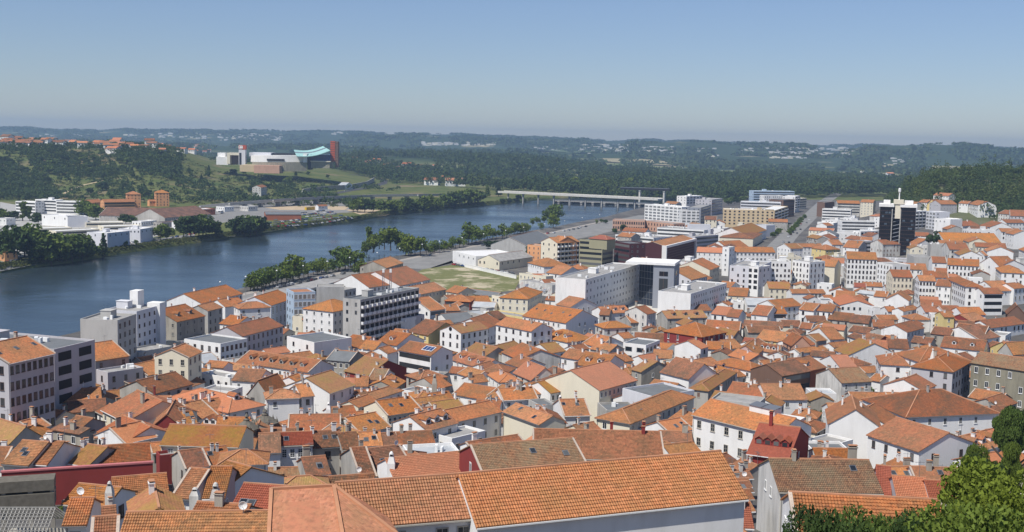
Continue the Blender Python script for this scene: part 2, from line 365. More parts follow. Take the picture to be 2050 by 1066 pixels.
def roof_build(kind, L, D, h, rise, wall, roof, near, hips=''):
    """roof mesh in house axes; returns MB and a height function"""
    b = MB(); th = .14; oy, ox = (.38, .18)
    if kind == 'f':
        b.face([(-L/2+.25, -D/2+.25, h-.05), (L/2-.25, -D/2+.25, h-.05), (L/2-.25, D/2-.25, h-.05), (-L/2+.25, D/2-.25, h-.05)], 0, [(0, 0)]*4)
        return b, (lambda x, y: h-.05)
    def slope(poly, tile=True):
        poly = [Vector(p) for p in poly]
        b.slab(poly, th, 0, slope_uv(poly))
        if near and tile and len(poly) == 4:
            ex = (poly[1]-poly[0]); Lx = ex.length; ex.normalize(); n = ex.cross(poly[3]-poly[0]).normalized(); ey = n.cross(ex)
            S = (poly[3]-poly[0]).dot(ey)
            if abs((poly[3]-poly[0]).dot(ex)) < .2: tiled(b, poly[0], ex, ey, Lx, S, 0)
    cap = lambda p, q, w=.26, m=1: b.beam(Vector(p)+Vector((0, 0, .05)), Vector(q)+Vector((0, 0, .05)), w, .2, m)
    if kind == 's':
        k = rise/D
        slope([(-L/2-ox, -D/2-oy, h-oy*k), (L/2+ox, -D/2-oy, h-oy*k), (L/2+ox, D/2, h+rise), (-L/2-ox, D/2, h+rise)])
        return b, (lambda x, y: h+rise*(y+D/2)/D)
    if kind == 'g':
        k = rise/(L/2); ox, oy = .38, .2; lo = h-ox*k; zr = h+rise
        slope([(-L/2-ox, D/2+oy, lo), (-L/2-ox, -D/2-oy, lo), (0, -D/2-oy, zr), (0, D/2+oy, zr)])
        slope([(L/2+ox, -D/2-oy, lo), (L/2+ox, D/2+oy, lo), (0, D/2+oy, zr), (0, -D/2-oy, zr)])
        cap((0, -D/2-oy, zr), (0, D/2+oy, zr))
        return b, (lambda x, y: zr-abs(x)*k)
    if kind == 'h':
        s = min(L, D)/2; k = rise/s; lo = h-oy*k; zr = h+rise; X, Y = L/2+oy, D/2+oy
        if L >= D: A, B = (-(L/2-s), 0, zr), (L/2-s, 0, zr)
        else: A, B = (0, -(D/2-s), zr), (0, D/2-s, zr)
        if L >= D and 'l' in hips: A = (-X, 0, zr)        # gable kept on the left, hip on the right
        c = [(-X, -Y, lo), (X, -Y, lo), (X, Y, lo), (-X, Y, lo)]
        if L >= D:
            slope([c[0], c[1], B, A]); slope([c[2], c[3], A, B]); slope([c[1], c[2], B])
            if 'l' not in hips: slope([c[3], c[0], A])
        else:
            slope([c[0], c[1], A]); slope([c[2], c[3], B]); slope([c[1], c[2], B, A]); slope([c[3], c[0], A, B])
        cap(A, B)
        for q in c:
            t_ = A if (q[0] < 0 if L >= D else q[1] < 0) else B
            if not ('l' in hips and q[0] < 0): cap(q, t_, .22)
        def hf(x, y):
            return h+k*max(0, min(L/2-abs(x), D/2-abs(y), s))
        return b, hf
    k = rise/(D/2); lo = h-oy*k; zr = h+rise
    slope([(-L/2-ox, -D/2-oy, lo), (L/2+ox, -D/2-oy, lo), (L/2+ox, 0, zr), (-L/2-ox, 0, zr)])
    slope([(L/2+ox, D/2+oy, lo), (-L/2-ox, D/2+oy, lo), (-L/2-ox, 0, zr), (L/2+ox, 0, zr)], False)
    cap((-L/2-ox, 0, zr), (L/2+ox, 0, zr))
    if random.random() < .3:             # mortared verges
        for s_ in (-1, 1):
            x = s_*(L/2+ox-.1)
            cap((x, -D/2-oy, lo), (x, 0, zr), .3, 2)
    return b, (lambda x, y: zr-abs(y)*k)
def walls_build(kind, L, D, h, rise, base, parapet=.0):
    b = MB(); x, y = L/2, D/2; c = [(-x, -y), (x, -y), (x, y), (-x, y)]
    top = [h]*4
    if kind == 's': top = [h, h, h+rise, h+rise]
    if kind == 'f':
        H = h+.45
        for i in range(4):
            p, q = c[i], c[(i+1) % 4]; b.face([(*p, base), (*q, base), (*q, H), (*p, H)])
            pi = (p[0]*(1-.25/x), p[1]*(1-.25/y)); qi = (q[0]*(1-.25/x), q[1]*(1-.25/y))
            b.face([(*p, H), (*q, H), (*qi, H), (*pi, H)]); b.face([(*qi, h-.06), (*pi, h-.06), (*pi, H), (*qi, H)])
        return b
    for i in range(4):
        p, q = c[i], c[(i+1) % 4]; j = (i+1) % 4
        pts = [(*p, base), (*q, base), (*q, top[j]), (*p, top[i])]
        if kind == 'p' and i in (1, 3): pts.insert(3, ((p[0]+q[0])/2, 0, h+rise))
        if kind == 'g' and i in (0, 2): pts.insert(3, (0, p[1], h+rise))
        b.face(pts)
    return b
ROT = {'F': 0.0, 'L': -PI/2, 'R': PI/2}
def on_wall(w, L, D, s):
    return {'F': (s, -D/2), 'L': (-L/2, -s), 'R': (L/2, s)}[w]
CURD = 0.0
SPLIT = {}
for k_ in ('w', 'd', 's', 'W', 'm', 'G', 'h'): SPLIT[WM[k_].name] = (split_mesh(WM[k_], [0], 'window'), 'pane', split_mesh(WM[k_], [1], 'pane'))
for k_ in CH: SPLIT[CH[k_].name] = (split_mesh(CH[k_], [0, 1], 'chimney'), 'chimney_cap', split_mesh(CH[k_], [2], 'chimney_cap'))
for k_ in DORM: SPLIT[DORM[k_].name] = (split_mesh(DORM[k_], [0, 1], 'dormer'), 'dormer_window', split_mesh(DORM[k_], [2], 'dormer_window'))
SPLIT[SKY.name] = (split_mesh(SKY, [0], 'skylight'), 'pane', split_mesh(SKY, [1], 'pane'))
def put(root, name, me, loc, rz=0.0, scale=None):
    sp_ = SPLIT.get(me.name) if CURD < 420 else None
    o = link(name, sp_[0] if sp_ else me, root, loc, rz)
    if sp_: link(sp_[1], sp_[2], o)
    if scale: o.scale = scale
    return o
NWIN = 0
def facade(root, w, L, D, h, style, ws, nf, nc, fh=3.0, skip=.1, top=None, w_=1.0, h_=1.5, depth_floors=3, gable=False):
    global NWIN
    ln = L if w == 'F' else D; top = h if top is None else top
    for f in range(nf):
        zc = top-fh*(f+.5)-.05
        if zc < .8: break
        if style in 'B':
            x, y = on_wall(w, L, D, 0); put(root, 'window_band', WM['b'], (x, y, zc+.15), ROT[w], (ln-.8, 1, fh*.48)); NWIN += 1; continue
        for i in range(nc):
            if random.random() < skip: continue
            s = -ln/2+ln*(i+.5)/nc; x, y = on_wall(w, L, D, s); cell = ln/nc
            if style == 'P': put(root, 'window', WM[ws], (x, y, zc), ROT[w], (min(w_, cell*.6), 1, h_))
            elif style == 'A': put(root, 'balcony', WM['A'], (x, y, zc), ROT[w], (cell*.72, 1, fh*.78))
            elif style == 'G': put(root, 'window', WM['G'], (x, y, zc), ROT[w], (cell*.86, 1, fh*.68))
            elif style == 'V': put(root, 'window', WM['v'], (x, y, zc), ROT[w], (cell*.62, 1, fh*.62))
            NWIN += 1
def build(kind, E1, E2, h, gzb, D, rise, wall, roof, o, lab, mark):
    global LASTROOT
    mid = (E1+E2)/2; dx = E2-E1; L = math.hypot(dx.x, dx.y); ang = math.atan2(dx.y, dx.x)
    ydir = Vector((-math.sin(ang), math.cos(ang), 0)); c = mid+ydir*(D/2); dist = (mid-CAM).length
    near = 'near' in o; globals()['CURD'] = dist
    attach = '+' in o
    root = LASTROOT if attach else empty(o.get('name', ''), (c.x, c.y, gzb), ang)
    base = h-float(o['b']) if 'b' in o else -4.0
    if 'base' in o: base = float(o['base'])
    wm = walls_build(kind, L, D, h, rise, base); rb, hf = roof_build(kind, L, D, h, rise, wall, roof, near, o.get('hip', ''))
    wo = wm.obj('penthouse' if attach else 'wall', ['wall_'+wall]); ro = rb.obj('penthouse_roof' if attach else 'roof', [rmat(roof), 'ridge_tile', 'mortar'])
    if attach:
        M = root_matrix(root).inverted() @ (Matrix.Translation((c.x, c.y, gzb)) @ Matrix.Rotation(ang, 4, 'Z'))
        for q in (wo, ro): q.parent = root; q.location = M.translation; q.rotation_euler = (0, 0, M.to_euler().z)
        return root
    wo.parent = root; ro.parent = root; LASTROOT = root
    FOOT.append((c.x, c.y, ang, L/2, D/2))
    toc = Vector((-c.x, -c.y))
    walls = ['F']
    ld = Vector((-math.cos(ang), -math.sin(ang)))
    if ld.dot(Vector((-(c.x+ld.x*L/2), -(c.y+ld.y*L/2)))) > 0: walls.append('L')
    if (-ld).dot(Vector((-(c.x-ld.x*L/2), -(c.y-ld.y*L/2)))) > 0: walls.append('R')
    st = o.get('win', 'P'); fh = float(o.get('fh', 3.1)); nf = int(o.get('nf', max(1, int((h-.3)/fh)))); ws = o.get('ws') or random.choice('wwwdsW' if wall in 'wWcyP' else 'wddhs')
    if not attach and 'nf' not in o and h < 12: nf = min(nf, 3)
    sides = o.get('on', 'FLR'); jw, jh = random.uniform(.82, 1.12), random.uniform(.85, 1.12)
    if st != 'N':
        for w in walls:
            if w not in sides: continue
            ln = L if w == 'F' else D
            big = h >= 11
            nc = int(o['nc']) if ('nc' in o and w == o.get('main', 'F')) else max(1, int((ln-.6)/(2.9 if st == 'P' else 4.0)))
            if st == 'P':
                gab = (kind == 'p' and w != 'F') or (kind == 'g' and w == 'F')
                sk = float(o.get('skip', .08 if big else (.55 if gab and kind == 'p' else .2)))
                W_, H_ = (float(o.get('ww', jw)), float(o.get('wh', 1.5*jh)))
                if ln < 2: continue
                if gab and random.random() < .5 and kind == 'p' and not big and 'on' not in o: continue
                facade(root, w, L, D, h, st, ws, min(nf, max(1, 95//max(1, nc))), nc, fh, sk, None, W_, H_)
            else:
                s2 = st
                if w != o.get('main', 'F') and 'all' not in o: s2 = o.get('side', 'P')
                facade(root, w, L, D, h, s2, ws if s2 == st else 'm', nf, nc if s2 == st else max(1, int(ln/4)), fh, .0 if s2 == st else .3)
    if kind in 'ph' and dist < 300:
        b = MB(); k_ = rise/(D/2 if kind == 'p' else min(L, D)/2); z_ = h-.38*k_; b.box(-L/2-.15, L/2+.15, -D/2-.5, -D/2-.385, z_-.16, z_-.03); x_ = random.choice((-1, 1))*(L/2-.25); b.box(x_-.05, x_+.05, -D/2-.1, -D/2-.001, -3, z_-.17)
        b.obj('gutter', [random.choice(('metal_grey', 'frame_white', 'frame_stone'))], root)
    # roof furniture
    if kind != 'f':
        nch = int(o['ch']) if 'ch' in o else (random.choice((0, 0, 0, 0, 1, 1)) if dist < 190 else random.choice((0, 1, 1, 1, 2, 2, 3)) if dist < 450 else random.choice((0, 0, 1, 1)))
        for _ in range(nch):
            if kind == 'g': x, y = random.uniform(-.3, .3)*L, random.uniform(-.3, .35)*D
            else: x, y = random.uniform(-.42, .42)*L, random.uniform(-.18, .3)*D
            cm = o.get('cm') or random.choice('wwGGgs')
            put(root, 'chimney', CH[cm], (x, y, hf(x, y)), random.choice((0, PI/2)), (random.uniform(.6, 1), random.uniform(.6, 1.05), random.uniform(.55, 1)))
        nsk = int(o['sk']) if 'sk' in o else (random.choice((0, 0, 0, 0, 1, 2)) if dist < 330 else 0)
        for i in range(nsk):
            if kind not in 'pg': break
            if kind == 'p':
                x, y = (random.uniform(-.4, .4)*L if nsk < 3 else L*(-.4+.8*i/(nsk-1))), -D*random.uniform(.15, .32); q = put(root, 'skylight', SKY, (x, y, hf(x, y)+(.17 if near else .03))); q.rotation_euler = (math.atan2(rise, D/2), 0, 0)
        nd = int(o.get('dm', random.choice((1, 2, 3)) if (kind in 'ph' and L > 8.5 and D > 6 and 170 < dist < 480 and 'ch' not in o and random.random() < .14) else 0))
        for i in range(nd):
            x, y = L*(-.5+(i+.5)/nd)*.85, -D*.34; put(root, 'dormer', DORM[o.get('dmm', 'w')], (x, y, hf(x, y)))
        if dist < 520 and random.random() < .5 and 'ch' not in o:
            x, y = random.uniform(-.4, .4)*L, random.uniform(-.1, .2)*D
            put(root, *random.choice((('antenna', ANT), ('antenna', ANT), ('satellite_dish', DISH))), (x, y, hf(x, y)), random.uniform(-.5, .5))
    else:
        if 'ac' in o or (L*D > 60 and 'bare' not in o):
            for _ in range(int(o.get('ac', random.choice((1, 2, 3, 4))))):
                x, y = random.uniform(-.38, .38)*L, random.uniform(-.36, .38)*D; put(root, 'air_conditioner', AC, (x, y, h-.05), random.uniform(0, 3), (random.uniform(1, 2.4), random.uniform(1, 3), random.uniform(1, 2)))
            if 'bare' not in o and L*D > 120:
                b = MB(); sx, sy = random.uniform(1.5, 2.6), random.uniform(1.3, 2.2); b.box(-sx, sx, -sy, sy, 0, 2.4); b.box(-sx-.15, sx+.15, -sy-.15, sy+.15, 2.4, 2.55)
                b.obj('stair_head', ['wall_'+wall], root, (random.uniform(-.25, .25)*L, random.uniform(-.1, .3)*D, h-.05))
    nm = o.get('name') or ('apartment_block' if h >= 14 and kind == 'f' else 'apartment_house' if h >= 12 else 'flat_roofed_building' if kind == 'f' else 'town_house'); root.name = nm
    cat = o.get('cat') or ('apartment block' if h >= 12 else 'building' if kind == 'f' else 'house')
    px = proj(mid+ydir*D*.25+Vector((0, 0, rise*.5)))
    REG.append(dict(root=root, label=lab, mark=mark, cat=cat, px=px, wall=WALLNAME[wall], roof=ROOFNAME[roof], form=FORM[kind], size=L*D, h=h, dist=dist, grp=o.get('grp'), L=L, D=D, rise=rise))
    return root
def root_matrix(r): return Matrix.Translation(r.location) @ Matrix.Rotation(r.rotation_euler.z, 4, 'Z')
TILES = dict(W1=(0, 780, 3.726), W2=(400, 780, 3.726), W3=(800, 780, 3.726), W4=(1200, 780, 3.726), W5=(1600, 780, 3.727),
    V1=(0, 570, 4.636), V2=(400, 570, 4.636), V3=(800, 570, 4.636), V4=(1200, 570, 4.636), V5=(1600, 570, 4.556),
    U1=(0, 380, 4.845), U2=(400, 380, 4.845), U3=(800, 380, 4.845), U4=(1200, 380, 4.845), U5=(1600, 380, 4.556), X=(1040, 440, 4.845), S=(0, 0, 1))
def place(tile, line):
    x0, y0, s = TILES[tile]
    lab = mark = None
    if '|' in line: line, lab = line.split('|'); lab = lab.strip()
    if '@' in line: line, mark = line.split('@'); mark = mark.strip()
    tk = line.split(); kind = tk[0]; n = [float(q) for q in tk[1:6]]; wall, roof = tk[6], tk[7]
    o = {}
    for q in tk[8:]:
        if '=' in q: k, v = q.split('=', 1); o[k] = v
        else: o[q] = 1
    P = lambda x, y: (x0+x/s, y0+y/s)
    a, b_ = P(n[0], n[1]), P(n[2], n[3]); yr = y0+n[4]/s
    h = float(o.get('h', 8))
    m = hit((a[0]+b_[0])/2, (a[1]+b_[1])/2, h); gzb = g1(m.x, m.y)
    if gzb < 0: gzb = 4.5
    if 'gz' in o: gzb = float(o['gz'])
    ze = gzb+h
    if 'sameeave' in o: ze = LASTZE+.12; h = ze-gzb
    globals()['LASTZE'] = ze
    E1, E2 = at_z(*a, ze), at_z(*b_, ze); mid = (E1+E2)/2; ang = math.atan2(E2.y-E1.y, E2.x-E1.x)
    yd = Vector((-math.sin(ang), math.cos(ang), 0)); tan = float(o.get('tan', .42)); L = (E2-E1).length
    rise = 0.0
    if kind in 'ph':
        if 'd' in o: D = float(o['d'])
        else: D = solve(lambda D: proj(mid+yd*(D/2)+Vector((0, 0, tan*(D/2 if kind == 'p' else min(D, L)/2))))[1], yr, 1.5, 60 if dist_ok(mid) else 90)
        D = max(3.0, min(D, float(o.get('dmax', 34)))); rise = tan*(D/2 if kind == 'p' else min(D, L)/2)
    elif kind == 'g':
        D = float(o.get('d', 12)); rise = max(.6, solve(lambda r: proj(mid+Vector((0, 0, r)))[1], yr, .3, 12))
    elif kind == 's':
        D = float(o['d']) if 'd' in o else solve(lambda D: proj(mid+yd*D+Vector((0, 0, .25*D)))[1], yr, 1.5, 60); D = max(2.5, D); rise = .25*D
    else:
        D = float(o['d']) if 'd' in o else solve(lambda D: proj(mid+yd*D)[1], yr, 1.5, 90)
        D = max(3.0, min(D, 60))
    return build(kind, E1, E2, h, gzb, D, rise, wall, roof, o, lab, mark)
def dist_ok(m): return m.y < 700
TOWN = {}
TOWN['S'] = '''
p 955 1049 1491 993 926 w f near h=8.5 ch=0 sk=0 win=N tan=.62 name=long_house @long foreground roof|long plain white house with the wide orange tiled roof at the bottom centre
p 690 1052 990 1027 957 w f near h=7 ch=0 sk=0 ws=s nc=7 wh=1.7 ww=1.2 fh=3.4 tan=.62 sameeave name=long_house|white house under the shorter tiled roof at the bottom edge, stone framed windows showing
'''
TOWN['W1'] = '''
p 445 95 755 75 -6 c o h=7 ch=1 cm=w nc=3|cream house with white gable and dark red awning near the left edge
f 365 165 472 138 0 w k d=4 h=4.5 bare win=N
p 765 148 945 238 44 c t h=7 dmax=22
g 75 395 310 345 275 g l d=14 h=6
p -40 262 60 255 205 w o h=6
p 230 300 370 262 222 w o h=6
p 310 358 400 312 275 g o h=5
p 480 270 600 290 205 g b h=6
s 390 292 600 328 275 s b h=6
p 25 545 215 560 386 c o h=6 near
p 217 546 352 554 386 w o h=6 near
p 735 312 928 398 238 w n h=6 near
p 930 398 1165 346 262 w n h=6
g 1140 268 1345 264 184 R t d=14 h=6 win=N
p 1175 165 1340 185 115 w o h=6
p 1330 255 1465 240 165 w o h=6
p 1480 215 1620 185 92 w o h=6
p 1115 122 1250 122 48 w t h=6 cm=R ch=1
p 1330 48 1500 62 16 g t h=6
p 1200 405 1775 422 268 c l h=7 dmax=16 @lichen covered long roof|long low house with a broad ochre lichen covered roof
p 655 560 1120 527 412 w t h=5.5 near dmax=14
p 520 542 660 562 418 g l h=5.5
p 1135 466 1365 441 426 g o h=5 d=5 win=B
f 1190 512 1390 490 0 R k d=3 h=5 win=N bare
p 1385 585 1560 562 450 g b h=5
p 480 840 790 872 718 w o h=5 near
p 480 1000 640 996 812 w o h=5 near
p 850 787 1250 752 642 w o h=5 near dmax=12
g 1000 1003 1372 968 882 G l d=8 h=5 near nc=1 nf=1 skip=0 ch=1 cm=w|small house with dark stained gable and yellowed roof in the bottom left
p 1290 795 1425 806 592 w o h=5 near
p 1440 738 1610 790 556 w o h=5 near
p 650 962 860 942 880 w t h=4.5 near
p 690 1095 870 1082 950 w t h=4.5 near
p 1390 1014 1780 1038 852 w t h=5 near
p 900 1100 1990 1085 1036 w o h=5 near d=6
p -120 560 20 560 430 w b h=5
p 560 330 700 300 262 g b h=5
'''
TOWN['W2'] = '''
h 215 168 478 112 18 w n h=7|white house with a smooth salmon pyramid roof and white chimney
p -60 202 205 168 78 w o h=6
p 0 276 112 286 202 w o h=5 dm=2
p 115 302 350 302 206 w o h=5
h 500 66 742 56 -2 w o h=9 ws=w
p 760 50 850 42 -42 w o h=9
p 860 97 960 86 50 w o h=5
h 1040 92 1165 112 16 w o h=5 dm=2
p 1400 189 1655 150 68 c o h=8 sk=2 nc=7 skip=0 @cream house with two skylights|wide cream house with two dark roof skylights and a row of windows
p 660 308 1045 302 186 y t h=6
p 985 208 1175 192 126 w t h=5
p 1190 320 1420 274 190 w o h=6
p 445 467 600 461 326 w b h=7
p 600 412 840 402 318 w r h=8 near nc=4 skip=0 sk=1|narrow white terrace house with a smooth red roof and three tall windows
p 840 432 1070 417 308 g b h=7 near
p 1070 442 1200 432 320 g b h=7 near nc=2 skip=0
p 1205 416 1360 409 316 w o h=6 sk=2
p 1355 416 1500 402 325 g b h=6
h 145 556 497 546 450 w o h=7 near ch=0 nc=1 skip=0 @small hip roofed white house|small white house with an orange hip roof and one wide window
p 70 566 240 546 430 w t h=5
p 500 652 790 642 582 g v h=4
p 800 636 970 621 502 g b h=5
p 1200 652 1312 642 432 g b h=5 near
p 1312 642 1600 602 432 g b h=5 near
h 600 742 960 722 646 g l h=5 near
p 960 706 1300 682 640 g b h=5 near
p 195 962 530 987 712 w r h=5 near ch=0 dmax=14
p 30 802 180 802 576 P o h=5 near
p 300 1150 480 1140 1050 w t h=4
'''
TOWN['W3'] = '''
h 130 66 265 56 15 P o h=6
p 265 76 400 61 20 w o h=6
p 205 302 428 244 170 w t h=8
p 430 233 760 160 118 w o h=8
f 390 382 640 322 0 w k d=6 h=6
p 775 160 1045 258 148 c o h=8 win=N ch=0 @blank cream wall|house with a tall blank cream wall under an orange roof
f 1045 132 1170 122 0 k d d=7 h=6
p 1230 192 1420 187 72 w o h=6
p 1000 500 1975 522 285 w o h=6 near ch=3 cm=R dm=0 sk=0 dmax=15 @orange roof with red chimneys|long building with an orange roof and three dark red chimneys
p 620 622 1395 562 388 R v h=8 near ch=0 sk=2 on=L nc=1 nf=1 wh=3 main=L skip=0 @mottled roof with red gable|house with mottled brown tiled roof and dark red gable wall
p -35 666 515 609 490 w n h=6 near dmax=12 ch=0
p 540 448 925 388 365 w b h=6
p 5 416 262 403 312 w b h=6
p 560 140 740 150 80 w t h=5
p 265 152 480 122 82 g l h=6
p 880 420 1010 470 360 w n h=4
'''
TOWN['W4'] = '''
h -20 208 226 250 72 c o h=7 ch=0 @two tiered hip roof|cream house with a broad two tiered orange hip roof
p -10 304 232 318 246 c o h=4
p 290 127 425 110 22 w t h=6
f 395 66 708 18 -20 W d h=9 win=B nf=3 fh=3.2 bare @dark flat roofed block|modern flat roofed block with dark grey roof and glazed bands among old roofs
p 340 302 440 252 216 w o h=5
p 520 322 690 292 226 w n h=6
p 450 382 690 392 312 g b h=5
p 540 492 760 467 402 w o h=5
p 698 182 1330 336 140 w o h=9.5 ws=s nf=2 nc=6 skip=0 fh=3.7 ww=1.1 wh=1.7 ch=0 sk=0 @white house with stone windows|large white house with two rows of stone framed windows and orange roof
p 1105 472 1410 514 266 R r h=7 ch=1 cm=R ws=w on=R dm=4 dmm=R @dark red gabled house|dark red house with a steep red roof and small scalloped dormers
p 1345 752 2105 764 522 G v h=7 near ch=2 cm=s sk=1 on=L nf=1 dmax=16 @mottled roof with grey gable|house with weathered grey gable and broad brown mottled roof at bottom right
p 1475 1075 2640 1140 800 w o h=8 near ch=0 sk=0 on=L nc=2 nf=2 wh=2 main=L skip=0 fh=3.6 dmax=18|white gabled house at the bottom right with orange roof behind the leafy trees
p 1030 1018 1142 1022 842 w r h=4 near
h 470 1088 1102 1082 914 w o h=5 near ch=0
p 960 602 1070 562 492 g b h=4
p 1010 762 1142 752 692 g b h=4
f 830 82 1180 122 0 k k d=9 h=7 win=N bare
p 940 590 1060 640 540 g t h=4
p 1000 662 1140 655 600 g b h=4
p 985 720 1130 715 668 w t h=4
p 1030 812 1145 806 750 w b h=4
p 1060 900 1150 895 830 g t h=4
'''
TOWN['W5'] = '''
g 225 250 605 277 145 w t d=14 h=9 ch=2 cm=w win=N @tall white gable|house with a tall blank white gable and brown roof behind the red house
p 640 252 722 197 130 w t h=9
g 895 457 1312 397 322 w t d=13 h=8 nc=2 nf=1 skip=0 ch=0 ws=d @white gable with two windows|white gabled house with two small windows and brown tiled roof by dark trees
h 800 202 1490 172 0 w b h=8 near nc=6 cm=g ch=2 @broad brown hip roof|white house with a broad brown hip roof and grey chimney at the right
p 760 215 1030 218 130 n t h=6 d=6
p 1310 462 1530 402 332 w o h=6
p 140 527 430 532 440 w o h=5 near
p 580 792 680 802 570 w r h=5 near
p 660 662 980 657 576 w o h=5
p 870 672 1250 682 582 w t h=5
p 740 822 985 837 652 L n h=5 near
p 985 832 1500 862 690 w r h=5 near
'''
TOWN['V1'] = '''
p 78 728 500 632 520 L o h=20 nf=6 nc=8 skip=0 fh=3.3 ww=1.05 wh=1.7 ws=d cm=g ch=1 sk=3 dmax=20 name=apartment_house @lilac grey block at left edge|tall lilac grey apartment house with orange roof at the left edge
p -110 690 76 735 600 S o h=18 nf=5 nc=3 skip=0 fh=3.3 name=apartment_house|ornate stone corner house cut by the left edge
f 502 618 880 528 492 L d h=20 win=V nc=2 fh=3.4 nf=5 ac=4 name=apartment_block|lilac grey flat roofed block with two columns of deep dark loggias
f 1090 345 1265 285 0 k k d=12 h=20 nf=6 nc=4 on=F ws=d ac=3 name=apartment_block @concrete riverside block|weathered concrete block with a blank side wall beside the river
f 1268 262 1500 200 0 W k d=12 h=20 nf=6 nc=5 skip=0 ws=d ac=2 name=apartment_block|white riverside block with tall stair tower next to the concrete block
p 885 706 1195 657 572 g o h=12 d=16
p 1000 838 1110 806 746 g o h=6
f 1000 832 1330 782 0 L k d=6 h=10
p 1325 727 1460 702 670 g o h=6
p 1365 840 1745 750 702 L o h=9 dmax=12
p 1205 924 1358 837 850 s o h=7 dmax=9
p 1430 1007 1785 917 850 g b h=8
p 1745 674 1870 617 572 c o h=14
p 1640 342 1900 287 205 s t h=14 dm=2 dmm=g nc=4 skip=0 @grey stone riverside house|dark grey stone riverside house with arched windows and dormered roof
f 1540 337 1632 322 0 w k d=8 h=12 ws=d nc=1
f 1690 548 1960 472 0 c d d=12 h=7 bare
f 1285 642 1600 582 0 k k d=8 h=8
p 1780 940 1900 900 870 w t h=6
p 940 1050 1140 1030 985 w t h=5
'''
TOWN['V2'] = '''
p 10 172 395 82 42 w o h=9 ch=2 cm=w
p 235 205 430 182 130 w o h=10 ch=2 cm=w @white pedimented hall|white classical hall with a small pediment by the river
h 370 222 655 207 160 w o h=12 ws=w|white curved front building with balustrade and low orange roof
p 660 190 872 122 80 W o h=11 nc=6 skip=0 ww=1.3 wh=3.5 fh=5 cm=w ch=3
p -40 272 42 257 216 g o h=9
p 75 242 210 207 176 g o h=13
p 185 357 340 377 292 w o h=9
p 392 476 772 380 345 L t h=11 nf=3 nc=9 skip=0 @long lilac corner house|long lilac grey house with dark red facade band and brown orange roof
f 192 562 440 510 0 w d d=16 h=10 nf=3 nc=6 skip=0 ws=d bare @grey metal roofed house|white house topped by a dark grey metal roof
p 30 727 185 702 642 w m h=6
p 345 714 1010 810 656 w t h=7 dm=6 dmm=g ch=0 dmax=16 @row of six dormers|long house with six grey dormers in a row on its orange brown roof
f 808 492 1062 550 0 w d d=16 h=9 nf=2 on=F nc=2 skip=.3 ws=d bare @white cube house|plain white cube shaped house with flat dark roof
h 1237 250 1490 202 160 w o h=13 nf=4 nc=6 skip=0 ws=w ch=0 d=15 @white and pink corner house|white and pink corner house with rounded edge and hip roof
f 860 302 948 308 0 c k d=6 h=8 bare
p 952 322 1095 332 258 c t h=8
f 872 82 1074 74 0 B o d=12 h=17 nf=5 nc=5 skip=0 win=G side=P bare|blue grey hotel with a grid of tall dark windows
f 1082 32 1342 32 0 k k d=10 h=17 win=N bare
f 1342 60 1450 40 0 k k d=12 h=12
f 1490 152 2035 40 0 k d d=8 h=19 win=A nc=13 nf=6 ac=6 @balcony hotel|long dark hotel block with rows of small white balconies
f 1820 332 2085 287 0 L w d=11 h=8 nf=2 skip=.5
f 1690 305 1820 332 0 w w d=10 h=8 bare win=N
p 1640 532 1830 562 442 w t h=7
p 1310 557 1480 582 476 w t h=6
p 1480 587 1620 602 522 w o h=6
p 1190 617 1335 622 556 w r h=4 ch=0 sk=0|low house with a bright red roof beside the tree
p 1180 692 1390 712 616 s d h=8 nc=4 skip=0
p 1740 637 1830 612 576 w o h=7
p 1345 797 1560 842 682 R l h=6 dmax=22
p 1565 872 1700 882 782 w v h=7
p 1810 957 1905 892 860 s o h=6
p 1440 937 1560 937 852 w o h=6
p 1340 1072 1760 1042 976 w o h=5
p 50 752 220 767 712 w o h=8 nc=3 skip=0 ws=w
p 215 772 450 802 736 w o h=6
f 0 832 280 882 0 w k d=6 h=7 nc=4 skip=0 nf=2
p 300 882 545 897 785 w b h=7
g 440 1012 640 1032 890 g t h=6 d=10
p 770 902 950 922 832 w m h=6
p 960 932 1040 902 840 w o h=6
p 1205 1002 1432 927 830 w l h=9 on=F ch=1 cm=g @white gable by lichen roof|house with blank white gable and yellowed hip roof
p 905 1042 1050 1035 930 w o h=7
p 1640 740 1740 690 640 w o h=6
p 640 870 800 900 845 w o h=5
'''
